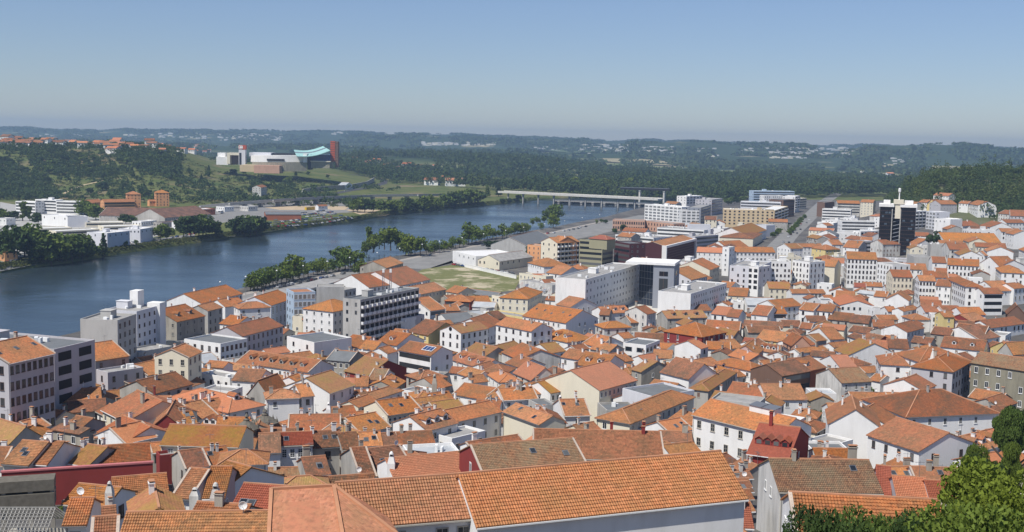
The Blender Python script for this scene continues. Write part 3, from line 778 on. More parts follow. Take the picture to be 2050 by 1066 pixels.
TOWN['V3'] = '''
p 170 92 430 42 0 c o h=6
p 430 60 545 80 18 c o h=6
p 510 62 890 112 25 y d h=5 d=8 win=N sk=0 ch=0|long low yellow shed with a dark grey roof along the grass lot
p 283 242 425 222 118 w o h=9 win=B nf=3
h 420 147 655 157 95 R o h=7 win=B
p 660 172 850 167 106 w o h=5
p 430 242 560 237 186 g o h=5
f 600 255 790 292 0 k m d=10 h=5
p 675 202 880 212 160 w m h=5 sk=0 ch=0
p 460 352 700 332 262 w d h=6
f 855 107 1115 147 0 c k d=8 h=9 nc=7 skip=0 bare
h 930 117 1190 132 36 c o h=11
p 1142 287 1545 354 206 w o h=9 nc=9 ws=w ch=0 sk=5 on=FR @large orange roof below the hospital|long white house with a large bright orange roof and pinkish side gable
f 800 262 1140 312 0 y k d=8 h=6 bare
p 1120 177 1210 187 126 c t h=6
p 1455 182 1590 207 118 w t h=8 dmax=20
p 80 432 268 467 336 y b h=9 ch=1
p 570 449 820 404 358 w l h=11 nf=2 nc=5 skip=.1 on=FL ws=d cm=w ch=1 @white pediment house|white house with a pediment gable, arched windows and small round window
p 810 402 960 352 292 w t h=7
p 895 367 1225 430 330 w o h=12 nf=3 nc=5 skip=0 @white house with brown band|tall white house with a brown cornice band and grey side gable
h 1285 474 1560 532 420 w o h=8 ch=0 sk=0 dm=3 @white house with three dormers|white house with an orange hip roof and three small white dormers
p -10 602 292 657 550 w t h=11 win=B nf=3 ch=0 sk=0 @white house with solar panel|modern white house with a solar panel on its brown roof and window bands
p 468 687 758 774 655 w t h=6 nc=6 skip=0 ws=w
p 582 622 785 670 560 g l h=7
p 965 662 1190 602 550 g l h=7
g 1110 692 1490 667 606 G t d=14 h=8 win=N @wide stained gable|wide low white gable streaked with dark stains
p 985 722 1105 762 670 w t h=7
p 1500 667 1660 692 606 w t h=9
p 1400 632 1540 612 540 w l h=7
p 1640 737 1900 772 640 w o h=8 dm=2
p 1700 542 1850 577 476 w o h=7
p 1770 592 1947 622 546 g o h=7
p 1595 852 1715 907 800 w l h=7
g 1225 882 1470 862 770 G n d=12 h=6
h 760 802 980 822 740 w t h=6
h 930 902 1130 892 816 w n h=6
h 190 882 430 852 796 g o h=7 cm=s ch=1
p 460 812 580 822 766 w t h=6
p 545 822 700 867 786 w o h=6
p 680 907 820 892 840 w o h=6
p 1215 1012 1400 1002 910 w o h=7
p 1400 1002 1775 937 870 w l h=8 nc=8 skip=0
p 1560 962 1770 902 820 w o h=6
h 150 1052 330 1042 985 P o h=6
p 500 1012 800 1062 936 w t h=6
p 820 1027 965 1062 945 w o h=7 nc=4 skip=0
p 960 1068 1280 1052 960 w o h=7
p 350 960 480 930 850 g t h=6
p 1640 610 1760 590 560 w t h=6
p 1850 720 1990 700 630 w o h=7
p 820 800 930 770 725 w t h=6
'''
TOWN['V4'] = '''
p 0 977 345 882 750 c n h=10 nf=3 nc=9 skip=0 ws=w dmax=22 @salmon roof with arcaded front|cream house with a big salmon roof and a front of many tall windows
p 0 277 90 282 226 g t h=7
p 45 267 290 252 200 w o h=7 dm=3
p 440 272 525 257 200 G t h=11
p 290 352 420 347 286 g o h=7
h 45 402 290 392 340 G o h=8
p 225 497 320 487 446 w o h=5
f 220 550 432 574 0 w d d=13 h=8 nc=2 nf=2 ww=3.4 wh=1.6 skip=0 ws=m bare @white box house with two windows|white box shaped house with two wide dark windows and flat roof
h 600 430 950 484 350 R o h=9 nc=4 ws=w wh=2.2 ch=0 @dark red building with bright roof|long dark red building with a bright orange hip roof
p 330 522 600 532 450 w b h=5
p 530 587 800 602 546 w o h=5
p 495 672 670 682 606 w o h=5
g 740 642 870 632 586 s d d=8 h=5
p 940 592 1010 572 510 w n h=8
p 995 592 1215 602 530 w t h=6
p 1200 592 1330 582 510 w o h=6
f 1120 427 1220 427 0 w k d=6 h=6 bare
g 1230 500 1330 490 430 s l d=10 h=6
p 980 402 1300 422 336 g t h=6
p 630 312 1000 302 240 g l h=7 dm=3 dmm=g
p 870 242 1040 237 186 w t h=6
p 1040 267 1180 282 206 w n h=7
p 1180 292 1290 302 232 w t h=7
p 1195 97 1370 107 30 c o h=6
f 1175 167 1340 172 0 w k d=8 h=5
p 1375 187 1640 192 122 w m h=5 sk=0 ch=0|low shed with a grey metal roof among orange roofs
p 1410 272 1560 287 196 w t h=8
p 1560 267 1740 267 206 w t h=8 win=B
p 1645 212 1880 192 136 w t h=7
p 1860 227 1990 242 176 w o h=9 ws=d
p 1340 382 1700 402 340 w b h=6
p 1380 442 1690 447 386 g b h=5
p 1455 502 1770 542 436 y o h=6
g 1790 562 1960 562 482 N t d=10 h=7
p 1330 532 1440 542 496 R r h=5
g 1240 622 1460 642 566 P o d=12 h=7
p 1450 602 1640 632 556 w o h=5
p 1200 652 1390 702 622 g n h=7
p 1540 762 1740 742 696 w o h=5
h 1410 797 1560 772 700 w o h=7
p 920 742 1090 712 686 w o h=6
h 1100 842 1280 812 716 w o h=7
h 1280 852 1405 837 786 w o h=5
g 830 872 1105 832 735 w b d=12 h=8 win=N @lilac white gable|house with a broad plain white gable and brown roof in the town centre
p 520 797 700 827 746 w b h=7 nc=4 skip=0
h 835 962 1010 982 850 g l h=6
p 300 782 390 807 700 s l h=8
p 500 907 800 952 876 w t h=3
p 1695 844 1960 797 715 n b h=8 win=B
p 1180 1002 1560 1052 925 w t h=6
p 1560 1062 1930 1062 920 w o h=6
p 1755 742 1990 722 680 c t h=6
p 560 220 720 240 170 w o h=6
p 1010 500 1190 480 440 g t h=6
'''
TOWN['V5'] = '''
p 0 77 240 77 45 w o h=5 nc=7 skip=0 win=G nf=1
p 240 132 320 132 95 w o h=5
p 330 122 500 132 58 c o h=5
g 372 187 688 197 146 w n d=25 h=6 nc=6 nf=1 ws=m @white hall with low gable|white hall with a low wide gable and four small windows
p 530 72 690 92 56 w m h=6
g 790 132 1000 147 80 w o d=14 h=10 win=N @tall plain white gable|tall blank white gable with an orange roof in the right half
p 680 102 800 112 62 w o h=6
f 690 227 800 227 0 w k d=8 h=7 bare
p 810 242 890 242 200 w o h=7
p 950 242 1090 217 200 w o h=7
p 0 217 300 247 176 w t h=9 nc=6 skip=.1 ws=d
p 75 332 250 337 286 w b h=6
p 0 392 110 402 350 w t h=6
p 260 312 460 332 255 g b h=6
p 460 337 630 352 280 s b h=7
p 675 377 870 387 326 G t h=6
p 890 407 985 417 361 w b h=6
p 985 432 1140 392 346 w b h=7
h 1030 317 1195 317 266 w o h=6
f 1205 282 1320 287 0 w k d=6 h=7 nc=2 skip=0 ws=d bare
p 1320 292 1415 292 246 y o h=8
p 1420 322 1520 322 286 w o h=6
p 1110 192 1300 202 140 w t h=6
p 1150 247 1480 252 190 w t h=6
p 1320 252 1500 252 196 w t h=6
p 1490 272 1700 272 206 w o h=6
p 1560 332 1700 312 262 R o h=6
p 1750 392 2060 352 310 w t h=5
g 1900 262 2060 272 190 n b d=10 h=7
p 1400 452 1680 482 366 w b h=6
p 1640 502 1830 472 371 w b h=6
p 1450 372 1600 382 331 w b h=6
p 1200 442 1385 462 391 s b h=7
p 1290 562 1680 602 490 w b h=6
p 500 532 650 562 456 R b h=6
p 630 592 810 602 506 w t h=6
p 810 572 1000 582 496 w b h=6
p 765 512 870 522 466 w o h=6
p 280 497 410 492 391 w o h=6
p 110 422 240 442 376 w o h=6
p 150 512 250 502 451 g l h=6
p 320 592 450 642 511 w l h=6
p 0 562 150 542 481 w t h=6
p 0 622 260 592 571 w o h=6
p 100 642 310 662 606 w b h=5
p 370 747 520 742 641 w n h=6
p 0 800 245 750 672 b t h=6 dmax=16 win=N|house with a rusty red sheet metal wall under a terracotta roof
p 385 892 660 877 761 G v h=7
h 500 742 650 722 666 w b h=5
p 600 802 740 792 746 w o h=5
p 640 862 740 882 821 w o h=5
h 1100 702 1560 692 572 w t h=12 dmax=22 ch=0
h 745 722 1060 740 622 w t h=10 nc=3 skip=.5 dmax=14 ws=d
h 1050 787 1312 827 702 L t h=10 dmax=16
h 1400 792 1560 702 0 L t d=12 h=12 ws=d @brown roofs with stone pinnacle|tall lilac walled house with hip roofs around a stone pinnacle
p 1128 964 1242 914 838 w t h=8 on=F
p 800 1037 1060 1042 986 w o h=5
p 1570 707 2085 787 650 S v h=13 nc=5 nf=3 fh=4 ws=w skip=.2 wh=1.9 ch=0 sk=0 dmax=16 name=convent cat=convent @grey stone convent|long olive grey stone convent with a mottled roof at the right edge
p 1955 642 2075 642 522 y o h=6
g 1815 602 1950 632 530 g o d=10 h=7
p 1680 560 1800 590 530 w b h=5
p 1150 640 1290 610 560 w o h=5
p 450 420 640 445 385 w b h=5
p 20 300 70 300 260 w b h=5
'''
TOWN['U1'] = '''
f 150 115 342 125 0 w w d=12 h=12 win=B nf=4 grp=w bare name=apartment_block
f 342 98 545 105 0 w w d=12 h=14 win=B nf=4 name=apartment_block @white banded flats|long white block of flats with dark window bands across the river
f 545 115 770 120 0 w w d=12 h=13 win=B nf=4 bare name=apartment_block
h 1230 44 1365 44 0 O o d=14 h=16 nf=5 ws=d cm=w @orange towers|left one of two orange apartment towers across the river
h 1510 30 1640 30 0 O o d=14 h=16 nf=5 ws=d|right one of two orange apartment towers across the river
p 1010 122 1310 117 92 O o h=8 win=B nf=2
p 850 132 1010 117 96 O o h=6
p 1450 112 1590 110 96 O o h=6
p 960 248 1600 268 178 g x h=6 sk=0 ch=0 dmax=45 name=warehouse cat=warehouse @rusty warehouse|long warehouse with patchy rust red roof on the far bank
p 1600 272 2045 236 172 g x h=7 sk=0 ch=0 dmax=40 name=warehouse cat=warehouse|second rusty roofed warehouse nearer the car park
f 655 267 850 264 0 W w d=14 h=9 win=N bare
f 405 248 655 267 0 w w d=18 h=9 nc=5 nf=1 skip=.3 ws=d bare @white school hall|white windowless hall behind low flat roofs across the river
f 390 382 700 372 0 c w d=16 h=4 win=B bare name=low_pavilion cat=pavilion
f 545 408 965 388 0 c w d=14 h=4 win=B bare name=low_pavilion cat=pavilion
f 835 322 1200 318 0 c w d=14 h=4 win=B bare name=low_pavilion cat=pavilion
f 1005 362 1365 352 0 c w d=16 h=4 win=B bare name=low_pavilion cat=pavilion
f 1040 428 1258 405 0 W w d=18 h=11 nc=4 nf=1 ac=4 ws=m @white riverbank box|nearer of two white box buildings on the far bank
f 1360 390 1482 370 0 W w d=18 h=10 nc=3 nf=1 ac=3 ws=m|farther of two white box buildings on the far bank
f 1370 315 1520 300 0 w w d=10 h=4 bare
f 1570 325 1740 312 0 g x d=10 h=4 bare
f 60 285 150 278 0 w k d=12 h=6 bare
p 1760 318 1900 305 285 w t h=6 ch=0 sk=0
f -60 250 60 240 0 G k d=14 h=6 bare
f -90 590 45 625 0 O o d=8 h=5 bare
'''
TOWN['U2'] = '''
f 240 172 330 168 0 w k d=14 h=5 bare
f 470 168 560 164 0 G k d=14 h=5 bare
p 1150 160 1240 158 145 w t h=5 ch=0 sk=0
f 20 300 120 292 0 W k d=12 h=5 bare
p 640 240 985 241 205 b d h=6 d=32 tan=.12 win=N ch=0 sk=0 name=pavilion cat=pavilion @brick pavilion by the car park|low brick red pavilion with wide grey roof in the car park
f 0 195 150 190 0 b w d=20 h=6 bare
p 1808 757 1972 707 642 s o h=9 ch=0 dmax=16 @hip roofed station house|station house with orange roof and white gable at the promenade
p 1640 947 2090 890 800 w t h=6 ch=0 sk=0 dmax=30
'''
TILES['T2'] = (400, 240, 4.881)
TOWN['T2'] = '''
p 598 662 655 652 628 G t h=12 dmax=12 ch=0 sk=0 name=villa cat=villa|tall old white villa alone on the scrubby hillside
p 1350 640 1420 643 612 w m h=6 ch=0 sk=0|small white house below the mall on the green slope
'''
TOWN['U3'] = '''
f 515 600 740 652 0 w w d=34 h=7 nf=1 nc=5 ww=2 bare name=warehouse cat=warehouse @white warehouse by the grass lot|white warehouse with bright white roof beside the grass lot
p 968 695 1292 650 612 c k h=6 nf=1 nc=6 ww=1.2 ch=0 sk=0 dmax=50 name=warehouse cat=warehouse|cream warehouse with ribbed grey roof beside the grass lot
p 1240 548 1500 478 428 k d h=6 win=N ch=0 sk=0 dmax=40 name=shed cat=shed|long dark grey gabled shed near the river promenade
p 1530 517 1745 502 456 c o h=18 nc=6 nf=6 skip=0 win=A name=apartment_house @orange and white apartments|cream apartment house with orange roof and balconies next to the olive office block
p 1440 502 1530 514 452 O o h=18 nc=2 skip=0 name=apartment_house|orange and white end house of the apartment row
f 1368 550 1432 540 0 O k d=10 h=13 bare
f 1745 487 1968 502 0 V d d=16 h=21 win=B nf=6 fh=3.3 all name=office_block cat=office block @olive office block|olive office block with dark ribbon windows and a small red roofed penthouse
h 1840 470 2012 484 430 V r d=9 h=27 b=6 +
h 1245 707 1400 745 665 w o h=6
p 1300 852 1420 852 816 w n h=5
p 1425 802 1570 822 740 w o h=7
h 1625 762 1790 772 725 w o h=7
f 1165 885 1480 935 0 G k d=10 h=6 win=N bare name=graffiti_building cat=building @graffiti covered walls|low grey building with graffiti covered walls
f 1160 815 1420 850 0 c k d=6 h=6 bare
p 0 930 295 868 760 w t h=6 ch=0 dmax=30
p 1410 905 1520 900 870 w t h=6
'''
TOWN['X'] = '''
f 642 590 1168 440 0 w k d=15 h=19 nc=17 nf=5 skip=.03 ww=1.0 wh=1.3 ws=m fh=3.5 on=F ac=7 name=office_block cat=office block @white block with punched windows|large white block with five rows of small square windows beside the grey cube
f 1165 428 1300 446 0 D w d=18 h=21 win=N bare name=office_block cat=office block|dark glass block between the white block and the grey cube
f 1300 448 1502 458 0 A w d=19 h=21.5 win=N bare name=office_block cat=office block @grey cube|dark grey cube shaped office with tall dark windows and white roof slab
f 1662 728 2010 622 0 w k d=16 h=14 nc=16 nf=4 skip=.03 ww=1.0 wh=1.3 ws=m on=F fh=3.3 ac=5 name=office_block cat=office block|lower white block with small square windows in front of the grey cube
f 920 215 1070 240 0 m d d=12 h=19 win=B nf=5 bare name=office_block cat=office block|maroon office block with white edge beside the olive block
f 930 150 1300 182 0 w k d=26 h=10 win=B nf=2 ac=6 name=shopping_centre cat=shopping centre @white shopping centre|low pinkish white shopping centre with stacked flat roofs
f 1335 82 1790 108 0 w k d=24 h=13 win=B nf=2 name=shopping_centre cat=shopping centre|upper pinkish white shopping centre slab with a dark window strip
f 1650 52 1855 55 0 W k d=8 h=17 win=N bare
p 1300 277 1400 252 222 c o h=12 ch=0
p 1415 262 1700 192 145 m o h=16 dmax=18 tan=.3 win=N ch=0 sk=0 name=maroon_hall cat=building @maroon hall|maroon clad hall in a thick white frame with orange roof strips
f 1705 172 1930 152 0 L k d=15 h=11 win=B
'''
TOWN['U4'] = '''
h 1165 460 1490 475 355 c b h=7 dmax=60 tan=.25 win=N ch=0 @round brown roof|wide low building with a round brown tiled roof
p 1430 445 1620 390 346 w l h=8 ch=0
p 1250 572 1460 562 496 w t h=7
p 1245 602 1705 607 556 w o h=15 nc=12 nf=4 skip=0 ww=1.4 name=apartment_house|long white apartment house with a row of small attic windows and flat orange roof
f 1195 562 1260 567 0 w k d=8 h=18 nc=1 bare
p 945 602 1195 612 560 w n h=11
p 1070 777 1165 742 676 c o h=10
p 890 872 1045 837 756 W o h=10 nc=9 skip=0 ww=1.2 wh=2
f 1330 742 1545 762 0 w k d=14 h=16 nc=4 win=V side=P nf=4 ac=3 name=apartment_block @white terrace flats|white flats with deep loggias right of the grey cube
f 1670 702 1862 707 0 w k d=14 h=16 nc=5 nf=4 skip=.1 ws=d name=apartment_block
f 1545 760 1668 705 0 W k d=16 h=16 nc=3 nf=4 ws=d bare name=apartment_block
f 1872 692 2040 712 0 w k d=14 h=16 nc=5 nf=5 skip=.1 ws=d name=apartment_block
p 1645 955 1860 960 895 c l h=7 nc=4 skip=0
p 1865 1002 2040 1002 966 w o h=6
f 1320 927 1640 952 0 w k d=6 h=5 nf=1 bare
f 440 145 800 172 0 w w d=15 h=17 win=G nc=9 nf=5 fh=3.2 ac=5 name=apartment_block @white grid flats|long white flats with a grid of open balconies by the river
f 800 205 985 208 0 w k d=16 h=15 win=G nc=4 nf=4 bare name=apartment_block
f 985 180 1085 150 0 A k d=14 h=18 win=B nf=5 bare
f 845 68 1000 62 0 w w d=14 h=20 win=G nc=5 nf=3 ac=5 name=apartment_block
f 1090 102 1195 88 0 L k d=20 h=18 win=B nf=5 name=apartment_block
f 130 295 440 305 0 N k d=14 h=10 nc=14 nf=2 skip=0 ww=1.3 wh=2.4 fh=4.6 bare name=mill cat=mill @salmon brick mill|long ruined salmon coloured brick mill by the river
f 440 305 720 335 0 N k d=14 h=9 nc=10 nf=2 skip=0 ww=1.3 wh=2.2 fh=4.4 bare name=mill cat=mill
f 1200 192 1700 207 0 T w d=18 h=18 nc=11 nf=5 skip=.1 win=P ww=1.8 ws=d ac=6 name=apartment_block @tan flats|long tan apartment block with white flat roof beside the avenue
f 1700 207 1830 165 0 T w d=16 h=18 win=A nc=4 nf=5 bare name=apartment_block
f 1370 118 1760 130 0 W w d=14 h=20 win=B nf=2 name=apartment_block
f 1495 15 1892 20 0 B w d=15 h=24 win=B nf=6 ac=2 name=office_block cat=office block @pale blue office block|pale blue office block with dark ribbon windows at the far end of the avenue
f 1785 105 1895 98 0 n d d=18 h=20 win=B nf=6 bare name=office_block cat=office block
f 1600 60 1780 60 0 w w d=10 h=20 bare name=apartment_block
f 1900 70 1945 62 0 w w d=16 h=20 win=A nc=2 nf=5 bare name=apartment_block
f 1620 352 1705 347 0 W k d=15 h=10 win=N bare
f 1940 90 2010 85 0 c w d=20 h=14 win=B bare
'''
TOWN['U5'] = '''
f 210 178 472 188 0 w k d=16 h=15 win=B nf=4 name=office_block cat=office block @white stepped offices|white stepped office block with dark ribbon windows near the avenue
f 390 288 692 293 0 w k d=12 h=12 win=B nf=3 name=office_block cat=office block
f 165 298 312 308 0 w w d=9 h=9 win=N bare name=office_block cat=office block|white box building with a round emblem beside the avenue
f 682 255 732 258 0 w k d=9 h=10 bare
f 235 120 320 115 0 n k d=10 h=17 win=N bare
p 350 122 555 127 100 G o h=16 win=B nf=4 name=apartment_house
p 560 112 676 117 92 c o h=17 nf=5 name=apartment_house
f 560 385 722 378 0 w w d=8 h=9 nc=5 win=V nf=2 bare
f 345 400 540 405 0 w k d=8 h=8
g 155 402 330 412 370 w d d=12 h=10
h 240 547 370 542 500 y o h=10
p 300 502 400 502 456 w o h=9
p 400 522 540 532 466 w o h=8
p 420 442 560 462 426 w t h=8
p 560 457 665 462 432 w o h=8
f 570 475 665 472 0 W k d=8 h=11 win=B bare
p 440 628 710 638 568 w o h=17 nc=8 nf=5 skip=0 ws=d dmax=22 ch=0 name=apartment_house @white apartments with orange roof|large white apartment house with regular windows and an orange hip roof left of black tower
f 712 668 852 692 0 w k d=12 h=14 nc=5 nf=4 skip=0 ws=d bare name=apartment_block
p 180 692 325 702 636 c o h=13 win=N|narrow cream house with a blank front and orange roof
f 714 642 1046 652 0 W k d=16 h=7 win=V nc=4 nf=1 ac=4 bare
f 1050 620 1215 625 0 k k d=20 h=8 win=N bare
f 1030 203 1160 198 0 w w d=12 h=16 win=A nc=4 nf=5 name=apartment_block
f 1160 198 1245 208 0 W w d=14 h=16 win=G nc=3 nf=5 bare name=apartment_block
f 1265 272 1380 282 0 w w d=14 h=15 win=N bare name=apartment_block @blank white blocks|blank white windowless block right of the black tower
f 1380 277 1487 270 0 w w d=14 h=14 nf=1 nc=2 bare name=apartment_block
g 1165 137 1250 142 90 y o d=12 h=9
p 1090 112 1165 117 92 w o h=9
p 1290 132 1440 132 97 L o h=10
p 1455 122 1540 127 104 w o h=9
p 1540 127 1632 142 102 w o h=10
p 1330 472 1840 482 392 w o h=7 dmax=25 ch=0 @long orange warehouse roof|long low building with a wide orange roof near the right hillside
p 1370 542 1550 547 482 G t h=10
f 1200 503 1355 508 0 k k d=10 h=10 win=N
f 1075 517 1185 522 0 G k d=8 h=9
p 1012 522 1070 525 490 w o h=9
p 1610 517 1890 527 486 c t h=10 nc=9 skip=0
g 1715 562 1955 572 522 w o d=15 h=9 win=N
g 1650 667 1820 692 610 w t d=12 h=9 nc=1 nf=1
p 1355 682 1640 697 632 w t h=9 nc=8 skip=.05 ws=d
p 1215 662 1345 667 612 w t h=9
g 1845 692 2060 692 642 w t d=14 h=9 win=N
h 1845 752 2060 762 696 w o h=9
p 855 792 1035 797 732 c t h=13 nc=5 nf=4 skip=0
p 1097 827 1245 832 782 w o h=13 nc=5 nf=4 skip=0 ws=d @yellow awning house|white house with four rows of windows and a yellow awning
p 1245 872 1380 882 822 w t h=10 nc=5
p 1130 792 1360 802 742 w t h=10
p 1380 917 1465 917 882 w t h=7
h 1520 882 1680 887 816 w t h=12 ws=d
p 1685 947 1860 947 896 w t h=10 win=B
p 1800 922 1970 917 832 w o h=7
p 1925 237 2060 242 186 L t h=10
p 1890 302 2060 302 272 w t h=9
p 1650 322 1740 342 292 w t h=8
p 1490 332 1640 322 287 w t h=7
p 2005 540 2080 570 440 w o h=10
p 1960 900 2070 890 850 w o h=8
p 500 882 610 887 852 w r h=7
p 1815 215 1925 225 190 G t h=9
p 1060 420 1180 425 390 w t h=9
p 1010 480 1090 490 445 w o h=9
p 1690 600 1720 600 560 w o h=8
'''
NHOUSE = 0
for tile_, txt in TOWN.items():
    for ln_ in txt.strip().splitlines():
        place(tile_, ln_); NHOUSE += 1
SKYS, HAZE, EXPO = .082, 1.0e-4, .12
t = NT('town_ground', .95); p = t.coords(jitter=False); n = t.noise(p, .06, 4); n2 = t.noise(p, .5, 4)
t.col(t.mix(t.math('MULTIPLY', n2, .6), t.mix(t.ramp(n, .45, .62), (.10, .095, .088), (.19, .18, .16)), (.07, .066, .062))); gs = t.n.new('ShaderNodeSeparateXYZ'); t.L(p, gs.inputs[0]); fld = t.b.inputs['Base Color'].links[0].from_socket; t.col(t.mix(t.math('MULTIPLY', t.math('MULTIPLY', t.ramp(gs.outputs[1], 820, 1000), t.ramp(gs.outputs[2], 17, 22)), t.ramp(n2, .3, .5)), fld, t.mix(n, (.05, .08, .025), (.15, .14, .06))))
t = NT('valley_ground', .98, .05); p = t.coords(jitter=False)
n = t.noise(p, .0035, 5, .6); n2 = t.noise(p, .03, 5, .65); n3 = t.noise(t.coords((.25, 1, 1), jitter=False), .0022, 3)
grass = t.mix(t.ramp(n2, .35, .68), (.065, .098, .026), (.145, .145, .052))
grass = t.mix(t.ramp(t.noise(p, .012, 4), .56, .68), grass, (.20, .16, .09))
wood = t.mix(t.ramp(n2, .35, .7), (.022, .042, .02), (.05, .075, .03))
field = t.mix(t.ramp(n, .4, .6), (.13, .17, .06), (.32, .28, .16))
sp = t.n.new('ShaderNodeSeparateXYZ'); t.L(p, sp.inputs[0])
farw = t.ramp(sp.outputs[1], 2300, 3000); hi = t.ramp(sp.outputs[2], 14, 34)
plain_ = t.mix(t.ramp(n3, .50, .56), wood, field)
distant = t.mix(hi, plain_, t.mix(t.ramp(n, .60, .68), wood, field))
t.col(t.mix(farw, grass, distant))
t = NT('water', .22, .5); wp = t.noise(t.coords((.35, 1, 1), jitter=False), .012, 4, .6); mr = t.ramp(wp, .35, .7); t.L(t.math('MULTIPLY_ADD', mr, .22, .12), t.b.inputs['Roughness']); t.col((.024, .038, .046)); p = t.coords((1, .35, 1), jitter=False)
t.bump(t.math('ADD', t.noise(p, .35, 4, .6), t.math('MULTIPLY', t.noise(t.coords(jitter=False), .03, 3), 2.5)), .15, 1.0)
# ------------------------------------------------------------------ trees
def leaf_quads(c, n_, size, rg):
    """n quads of random orientation around the points c -> verts (4n,3)"""
    a = rg.normal(size=(len(c), 3)); a /= np.linalg.norm(a, axis=1)[:, None]
    r = rg.normal(size=(len(c), 3)); b_ = np.cross(a, r); b_ /= np.linalg.norm(b_, axis=1)[:, None]
    s = size*(.6+.8*rg.random((len(c), 1)))
    return np.stack([c-a*s-b_*s*.6, c+a*s-b_*s*.6, c+a*s+b_*s*.6, c-a*s+b_*s*.6], 1).reshape(-1, 3)
def crown_points(kind, n, rg):
    """points of a crown in a unit tree (height 1, foot at 0)"""
    if kind == 'cone':
        t = rg.random(n)**.75; z = .12+.88*(1-t); r = .21*t**.8*(.55+.5*rg.random(n)); a = rg.random(n)*2*PI
        r *= 1+.25*np.sin(z*38)
        return np.stack([r*np.cos(a), r*np.sin(a), z], 1)
    L = {'broad': 13, 'poplar': 9, 'pine': 7, 'bush': 8}[kind]; P = []
    for i in range(L):
        if kind == 'broad': zc_ = rg.uniform(.28, .82); w_ = .30*math.sin(PI*min(1, (zc_-.1)/.9))**.6; c = np.array([rg.uniform(-w_, w_), rg.uniform(-w_, w_), zc_]); rad = rg.uniform(.14, .24)
        elif kind == 'poplar': c = np.array([rg.uniform(-.07, .07), rg.uniform(-.07, .07), .22+.7*i/L]); rad = rg.uniform(.07, .12)
        elif kind == 'pine': c = np.array([rg.uniform(-.3, .3), rg.uniform(-.3, .3), rg.uniform(.74, .88)]); rad = rg.uniform(.12, .18)
        else: c = np.array([rg.uniform(-.4, .4), rg.uniform(-.4, .4), rg.uniform(.3, .7)]); rad = rg.uniform(.22, .38)
        m = n//L; d = rg.normal(size=(m, 3)); d /= np.linalg.norm(d, axis=1)[:, None]
        q = c+d*rad*(.55+.5*rg.random((m, 1)))*np.array([1, 1, .8]); P.append(q)
    P = np.concatenate(P); P[:, 2] = np.maximum(P[:, 2], .04 if kind == 'bush' else .14); return P
def crown_mesh(kind, n, size, seed, mat):
    rg = np.random.default_rng(seed); v = leaf_quads(crown_points(kind, n, rg), n, size, rg)
    return np_mesh('crown', v, np.arange(len(v)).reshape(-1, 4), [mat])
def trunk_mesh(kind, seed):
    b = MB(); rd = random.Random(seed); top = .9 if kind in ('cone', 'poplar', 'pine') else .6
    b.lathe((0, 0, -.06), [(.035, 0), (.024, .12), (.018, top*.6), (.006, top)], 7)
    for i in range(5):
        z = rd.uniform(.22, .5) if kind != 'pine' else .68; a = rd.uniform(0, 2*PI); r = .2 if kind in ('broad', 'pine') else .06
        b.beam((0, 0, z), (r*math.cos(a), r*math.sin(a), z+.22 if kind != 'pine' else z+.12), .014, .014)
    return b.mesh('trunk', ['bark'])
CROWN = {}; TRUNK = {}
for kd in ('broad', 'cone', 'poplar', 'pine', 'bush'):
    for lm in ('leaf', 'leaf_dark', 'leaf_bright'):
        if lm == 'leaf_bright' and kd != 'broad' and kd != 'bush': continue
        CROWN[kd, lm] = [crown_mesh(kd, 900 if kd != 'cone' else 500, .050 if kd == 'broad' else .04 if kd != 'bush' else .075, 11*i+len(kd), lm) for i in range(3)]
    TRUNK[kd] = [trunk_mesh(kd, i) for i in range(3)]
KN = {'b': 'broad', 'c': 'cone', 'p': 'poplar', 'i': 'pine', 's': 'bush'}
KNAME = {'broad': 'broadleaf_tree', 'cone': 'conifer_tree', 'poplar': 'poplar_tree', 'pine': 'pine_tree', 'bush': 'shrub'}
TREES = []
def tree(p, h, kd, lm='leaf', wid=1.0, where='', label=None, fine=None):
    r = empty(KNAME[kd], (p.x, p.y, p.z), random.uniform(0, 6.28)); i = random.randrange(3)
    me = fine or CROWN[kd, lm if (kd, lm) in CROWN else 'leaf'][i]
    w_ = h*wid*random.uniform(.9, 1.12)
    c = link('crown', me, r); c.scale = (w_, w_, h)
    if kd != 'bush' or h > 3: t_ = link('trunk', TRUNK[kd][i], r); t_.scale = (h, h, h)
    TREES.append(dict(root=r, px=proj(p+Vector((0, 0, h*.6))), kd=kd, lm=lm, h=h, where=where, label=label)); return r
def tree_px(tile, x, yb, yt, kd='b', lm='leaf', wid=1.0, where='', label=None, fine=None, hmax=30):
    x0, y0, s = TILES[tile]; u, v = x0+x/s, y0+yb/s; p = hit(u, v)
    if p.z < -1: p.z = 3.2
    h = (yb-yt)/s*p.y/F*1.02
    return tree(p, max(1.5, min(h, hmax)), KN[kd], lm, wid, where, label, fine)
THIN = {lm_: [crown_mesh('broad', 560, .042, 300+i, lm_) for i in range(3)] for lm_ in ('leaf', 'leaf_bright')}
for row in '''490 985 800;560 970 785;640 950 750;710 935 725;840 905 725;905 890 610;965 870 690;1100 830 680;1180 810 655;1290 800 700;1350 795 550;1410 780 540;1465 755 555;1550 870 670;1640 645 420 p;1600 700 600;1740 640 480;1850 650 405;1910 640 470'''.split(';'):
    q = row.split(); tree_px('U2', *map(float, q[:3]), q[3] if len(q) > 3 else 'b', 'leaf', 1.0, 'near', None, None if len(q) > 3 else random.choice(THIN['leaf_bright']+THIN['leaf']))
for row in '''1570 720 590;1620 700 560;1690 668 500;1560 790 660;530 978 815;600 960 800;675 945 770;750 925 740;790 915 735;1010 860 715;1050 845 700;1140 825 690;1230 815 700;1500 745 600;1680 680 520;1790 640 440;1960 640 480'''.split(';'):
    tree_px('U2', *map(float, row.split()), 'b', 'leaf_bright', .95, 'near', None, random.choice(THIN['leaf_bright']+THIN['leaf']))
